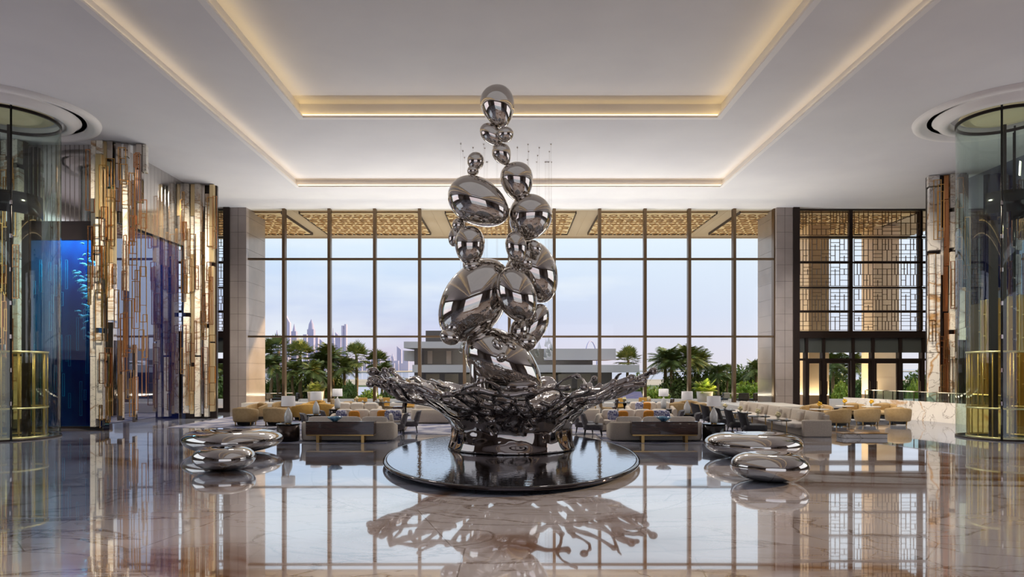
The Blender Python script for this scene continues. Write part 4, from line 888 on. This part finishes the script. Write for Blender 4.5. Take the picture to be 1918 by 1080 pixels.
# ---- second row sofas facing the viewer
for px, sd in ((690, 'left'), (1190, 'right')):
    Y = 27.0; o = put(lambda: sofa(3.1, '', nb=4), 'sofaB', (PX(px, Y), Y, RUG), pi, 'long light sofa in the %s group, facing the viewer' % sd, 'sofas facing the viewer')
for px, Y, z, mt, lb in ((640, 26.75, .66, 'floral_cloth', 'blue floral pillow leftmost on the left facing sofa'), (664, 26.75, .64, 'orange_cloth', 'orange pillow left of centre on the left facing sofa'), (717, 26.75, .66, 'orange_cloth', 'orange pillow right of centre on the left facing sofa'),
                      (731, 26.7, .66, 'floral_cloth', 'blue floral pillow beside the right orange pillow on the left facing sofa'), (742, 26.6, .66, 'floral_cloth', 'blue floral pillow at the right end of the left facing sofa'),
                      (1148, 26.7, .66, 'floral_cloth', 'floral pillow leftmost on the right facing sofa'), (1166, 26.75, .64, 'orange_cloth', 'dark orange pillow on the right facing sofa'), (1215, 26.7, .66, 'orange_cloth', 'bright orange pillow on the right facing sofa'),
                      (1232, 26.7, .66, 'floral_cloth', 'floral pillow right of the bright orange pillow'), (1244, 26.6, .66, 'floral_cloth', 'floral pillow at the right end of the right facing sofa')):
    pillow(lb, mt, (PX(px, Y-.3), Y-.33, z), .0, .22, -16)
# ---- dark lounge chairs
for x, y, rz, lb in ((-4.25, 24.7, R(96), 'grey velvet lounge chair at the left group, nearer one with beige pillow'), (-3.95, 26.0, R(100), 'grey velvet lounge chair at the left group, farther one beside the splash'),
                     (2.95, 24.5, R(-100), 'grey velvet lounge chair at the right group, nearer one'), (2.75, 25.6, R(-98), 'grey velvet lounge chair at the right group, farther one beside the splash'),
                     (-7.35, 24.6, R(-80), 'dark lounge chair half behind the nearest left lamp'), (-7.1, 26.3, R(-75), 'dark lounge chair behind the left front sofa end'), (6.6, 24.9, R(80), 'dark lounge chair left of the nearest right lamp'), (6.4, 26.4, R(85), 'dark lounge chair behind the right front sofa end')):
    put(lambda: slipper('grey_velvet', ''), 'slip', (x, y, RUG), rz, lb, 'grey velvet lounge chairs')
pillow('beige pillow on the nearer left velvet chair', 'cushion_fabric', (-4.45, 24.72, .66), R(96), .2, 10); pillow('beige pillow on the nearer right velvet chair', 'cushion_fabric', (3.15, 24.5, .66), R(-100), .2, 10)
row = ['nearest of the row facing the banquette', 'second of the row facing the banquette', 'third of the row facing the banquette', 'farthest of the row facing the banquette']
row.insert(3, 'fourth of the row facing the banquette')
for k in range(5): put(lambda: slipper('black_velvet', ''), 'slipk', (8.55-.03*k, 23.7+1.45*k, RUG), R(-96+3*k), 'black velvet chair with tall curved back, '+row[k], 'black chairs facing the banquette', 1.12)
# coffee tables within the groups
for x, y, lb in ((-5.2, 25.2, 'low round coffee table between the two left sofas'), (4.9, 25.2, 'low round coffee table between the two right sofas'), (-11.0, 31.4, 'low round table among the tan chairs on the left')):
    put(lambda: round_table('', .5, .38, 'walnut'), 'coffee', (x, y, RUG), 0, lb)
# ---- banquette
t = thing('banquette', 'long pinkish beige banquette running away along the right side of the lounge', 'banquette', (10.85, 28.85, 0)); Lb = 8.7
b = MB(); b.box(-.1, .75, -Lb/2, Lb/2, .0, .3, .03); b.build('base', 'sofa_fabric', t)
for k in range(7):
    y = -Lb/2+.68+k*1.23; m = MB(); m.box(-.42, .42, y-.6, y+.6, .3, .48, .06, 3); m.build('seat_cushion', 'cushion_fabric', t, smooth=True)
    m = MB(); m.box(-.13, .13, y-.6, y+.6, 0, .52, .07, 3, Matrix.Translation((.52, 0, .38))@Matrix.Rotation(R(10), 4, 'Y')); m.build('back_cushion', 'sofa_fabric', t, smooth=True)
b = MB(); b.box(.62, .85, -Lb/2, Lb/2, 0, .8, .05, 3); b.build('back', 'sofa_fabric', t)
m = MB(); m.box(-.2, .85, -Lb/2-.16, -Lb/2+.04, 0, .62, .05, 3); m.build('end_arm', 'sofa_fabric', t)
for k in range(4):
    y = 24.1+2.0*k; r_ = ['nearest', 'second', 'third', 'farthest'][k]
    p = (9.95-.02*k, y+.7, RUG if 10.0 < 9 else 0); put(lambda: round_table('', .44, .6, 'drum_black', 4), 'btab', p, 0, 'small black-topped table with brass legs at the banquette, %s of four' % r_, 'banquette tables')
    put(lambda: vase(''), 'bvase', (p[0], p[1]+.1, .6), k, 'small vase of cream flowers on the %s banquette table' % r_, 'vases on the banquette tables')
    put(lambda: cup(''), 'cup', (p[0]+.2, p[1]-.2, .6), k, 'white cup on the %s banquette table' % r_, 'cups')
    pillow('beige pillow on the banquette beside the %s table' % r_, 'sofa_fabric', (11.05, y+1.5, .68), R(90), .2, -12)
# ---- tan tub chairs: left and right
TL = [(460, 797, 0, 'tan_leather', 'tan tub armchair leftmost of the lounge, seen from behind'), (517, 797, -.1, 'tan_leather', 'tan tub armchair second from the left, seen from behind'), (480, 786, 2.6, 'tan_leather', 'tan tub armchair facing the viewer at the left table'),
      (566, 787, .9, 'gold_fabric', 'gold tub armchair left of the second left lamp'), (613, 785, -.5, 'gold_fabric', 'gold tub armchair right of the second left lamp'), (530, 781, 3.0, 'tan_leather', 'tan tub armchair far back before the first window bay'),
      (590, 779, 2.6, 'gold_fabric', 'gold tub armchair farthest back under the white planter'), (650, 781, .4, 'tan_leather', 'tan tub armchair behind the left facing sofa'),
      (1262, 783, .3, 'tan_leather', 'tan tub armchair behind the second right lamp'), (1315, 784, -.4, 'tan_leather', 'tan tub armchair between second and nearest right lamp'), (1290, 779, 2.9, 'tan_leather', 'tan tub armchair far back under the right planter')]
TR = [(1570, 798, .25, 'tan_leather', 'tan tub armchair at the left of the right-hand group'), (1624, 796, 0, 'tan_leather', 'tan tub armchair in the middle of the right-hand group, seen from behind'), (1682, 795, -.5, 'tan_leather', 'tan tub armchair at the right of the right-hand group'),
      (1540, 787, 3.4, 'tan_leather', 'tan tub armchair behind the yellow flowers'), (1600, 785, 2.9, 'tan_leather', 'tan tub armchair facing the viewer at the back of the right-hand group'), (1657, 785, 2.7, 'tan_leather', 'tan tub armchair facing the viewer before the marble counter'), (1520, 789, 2.2, 'tan_leather', 'tan tub armchair farthest left in the right-hand group')]
for i, (x, y, rz, mt, lb) in enumerate(TL+TR):
    p = G(x, y); p.z = RUG if p.x < 9 else 0; put(lambda: tub_chair(mt, ''), 'tub'+mt, p, rz, lb, 'tub armchairs', 1.05 if i >= len(TL) else 1.08)
for x, y, lb, fl in ((1535, 795, 'pale round table with yellow flowers in the right-hand group', 'vase of yellow flowers on the round table right of the banquette'), (1582, 786.5, 'pale round table at the back of the right-hand group', 'vase of yellow flowers on the back table before the glass doors'), (1632, 788, 'pale round table before the marble counter', 'vase of yellow flowers before the marble counter')):
    p = G(x, y); put(lambda: round_table('', .42, .7, 'white_stone', 0), 'rtab', p, 0, lb, 'pale round tables'); put(lambda: vase('', 'flower_yellow', .16), 'yvase', (p.x, p.y, .7), 0, fl, 'vases of yellow flowers')
# ---- back rows: dining tables, chairs
BT = [(668, 35.0, 'far left'), (712, 35.0, 'middle left'), (760, 35.2, 'left of the splash'), (1110, 34.6, 'right of the splash'), (1170, 34.6, 'middle of the right part'), (1215, 35.2, 'far right')]
for i, (px, Y, lb) in enumerate(BT):
    x = PX(px, Y); put(lambda: round_table('', .6, .74, 'drum_black', 0, 'drum_black'), 'dtab', (x, Y, RUG), 0, 'dark dining table in the back row, '+lb, 'dark dining tables')
    for q in range(3):
        a = 2*pi*q/3+.5; put(lambda: cup(''), 'cup', (x+.32*cos(a), Y+.32*sin(a), .74+RUG), a, 'white cup on the back-row table, '+lb, 'cups')
    put(lambda: vase('', 'flower', .12), 'bvase', (x, Y, .74+RUG), i, 'small vase on the back-row table, '+lb, 'vases on the dining tables')
def dining(fab):
    t = thing('dining_chair', '', 'chair'); b = MB(); b.box(-.28, .28, -.28, .28, .38, .5, .04, 3); b.build('seat', fab, t)
    b = MB(); b.box(-.28, .28, -.05, .05, 0, .46, .04, 3, Matrix.Translation((0, -.27, .46))@Matrix.Rotation(R(8), 4, 'X')); b.build('backrest', fab, t)
    for sx in (-1, 1):
        for sy in (-1, 1): m = MB(); m.tube([(sx*.24, sy*.24, .38), (sx*.25, sy*.27, 0)], [.022, .015], 6); m.build('leg', 'walnut', t)
    return t
for i, (px, Y, lb) in enumerate(BT):
    x = PX(px, Y)
    for dx, dy, rz, w_, fab in ((-.95, 0, R(-90), 'left side', 'tan_leather'), (.95, .1, R(90), 'right side', 'walnut' if i % 2 else 'tan_leather'), (0, .98, R(180), 'window side', 'gold_fabric')):
        put(lambda: dining(fab), 'din'+fab, (x+dx, Y+dy, RUG), rz, 'dining chair, %s of back-row table, %s' % (w_, lb), 'back-row dining chairs')
# curved loveseats either side of the splash
for px, sd in ((812, 'left'), (1082, 'right')):
    put(lambda: sofa(2.0, '', nb=2), 'sofaC', (PX(px, 30.6), 30.6, RUG), 0, 'small curved beige sofa seen from behind, just %s of the splash' % sd, 'small curved sofas')
put(lambda: sofa(2.4, '', nb=3), 'sofaD', (PX(1218, 33.0), 33.0, RUG), pi, 'tan sofa with pillows facing the viewer behind the right lamp'); pillow('orange pillow on the far tan sofa at the right', 'orange_cloth', (PX(1213, 32.4), 32.67, .66), 0, .22, -16); pillow('floral pillow on the far tan sofa at the right', 'floral_cloth', (PX(1200, 32.4), 32.67, .66), 0, .22, -16)
put(lambda: sofa(2.4, '', nb=3), 'sofaD', (PX(668, 32.4), 32.4, RUG), pi, 'tan sofa facing the viewer far back on the left')
# ---- marble ledge, counter with glass rail, low step
b = MB(); b.box(11.5, 15.0, 33.4, 36.9, 0, .62, .02); tag(b.build('marble_ledge', 'white_stone'), 'low white marble ledge behind the banquette', 'ledge')
t = thing('marble_counter', 'curved golden-veined marble counter at the right', 'counter', (19.9, 33.2, 0)); pts = [(18.2, 36.6), (18.75, 35.3), (19.35, 33.6), (19.9, 31.6), (20.3, 29.4), (20.4, 27.4)]
def wallpoly(pts, z0, z1, th):
    b = MB(); rings = []
    for i, (x, y) in enumerate(pts):
        a, c = pts[max(0, i-1)], pts[min(len(pts)-1, i+1)]; tx, ty = c[0]-a[0], c[1]-a[1]; l = sqrt(tx*tx+ty*ty); nx, ny = -ty/l*th, tx/l*th; x -= 19.9; y -= 33.2
        rings.append([b.bm.verts.new(p) for p in ((x, y, z0), (x+nx, y+ny, z0), (x+nx, y+ny, z1), (x, y, z1))])
    for a, c in zip(rings, rings[1:]):
        for k in range(4): b.bm.faces.new((a[k], a[(k+1) % 4], c[(k+1) % 4], c[k]))
    b.bm.faces.new(rings[0]); b.bm.faces.new(rings[-1][::-1]); return b
wallpoly(pts, 0, .93, .3).build('counter_body', 'gold_marble', t)
wallpoly(pts[1:], .93, 1.36, .02).build('glass_rail', 'clear_glass', t); wallpoly(pts[1:], 1.36, 1.4, .05).build('handrail', 'mirror_strip', t)
for i in range(14):
    f = i/13*(len(pts)-2)+1; k = min(int(f), len(pts)-2); u = f-k; x = pts[k][0]+(pts[k+1][0]-pts[k][0])*u-19.9; y = pts[k][1]+(pts[k+1][1]-pts[k][1])*u-33.2
    b = MB(); b.box(x-.05, x-.02, y-.02, y+.02, .93, 1.36); b.build('rail_post', 'mirror_strip', t)
b = MB(); b.box(-.78, .78, -.28, .28, .0, .16, .01, 1); s_ = b.build('marble_step', 'gold_marble', None, (PX(1614, 24.2), 24.2, 0)); tag(s_, 'low marble step block on the floor at the right', 'step')
b = MB(); b.box(-.8, .8, -.3, .3, .16, .18); b.build('step_top', 'gold', s_)
# ---- terrace furniture outside
def terr(fab):
    t = thing('terrace_chair', '', 'chair'); b = MB(); b.box(-.35, .35, -.33, .35, .3, .46, .05, 3); b.build('seat', fab, t); b = MB(); b.box(-.35, .35, -.42, -.28, .42, .85, .05, 3); b.build('backrest', fab, t)
    for sx in (-1, 1): b = MB(); b.tube([(sx*.37, -.4, 0), (sx*.37, -.4, .62), (sx*.37, .33, .62), (sx*.37, .33, 0)], .022, 6); b.build('leg', 'terrace_dark', t)
    return t
TC = [(1390, 46, 'terrace_dark', 'dark terrace chair outside, left of the right pier'), (1413, 46, 'terrace_dark', 'dark terrace chair outside, touching the right pier'), (1352, 47, 'terrace_blue', 'terrace chair outside the last full window bay'), (1518, 45, 'terrace_blue', 'blue terrace chair outside, left of the glass doors'),
      (1498, 46, 'terrace_blue', 'blue terrace chair outside beside the dark post'), (492, 46, 'terrace_dark', 'terrace chair outside the first left bay'), (520, 47, 'terrace_dark', 'terrace chair outside by the first mullion'), (548, 46, 'terrace_dark', 'terrace chair outside the second left bay')]
for i, (px, Y, mt, lb) in enumerate(TC): put(lambda: terr(mt), 'ter'+mt, (PX(px, Y), Y, -.02), .3*i, lb, 'terrace chairs')
for px, Y, lb in ((1372, 47.5, 'terrace table outside the last bay'), (505, 48, 'terrace table outside the first left bay'), (535, 48.5, 'terrace table outside the second left bay'), (1427, 48, 'terrace table outside behind the right pier')):
    put(lambda: round_table('', .5, .76, 'white_stone', 0, 'terrace_dark'), 'ttab', (PX(px, Y), Y, -.02), 0, lb, 'terrace tables')
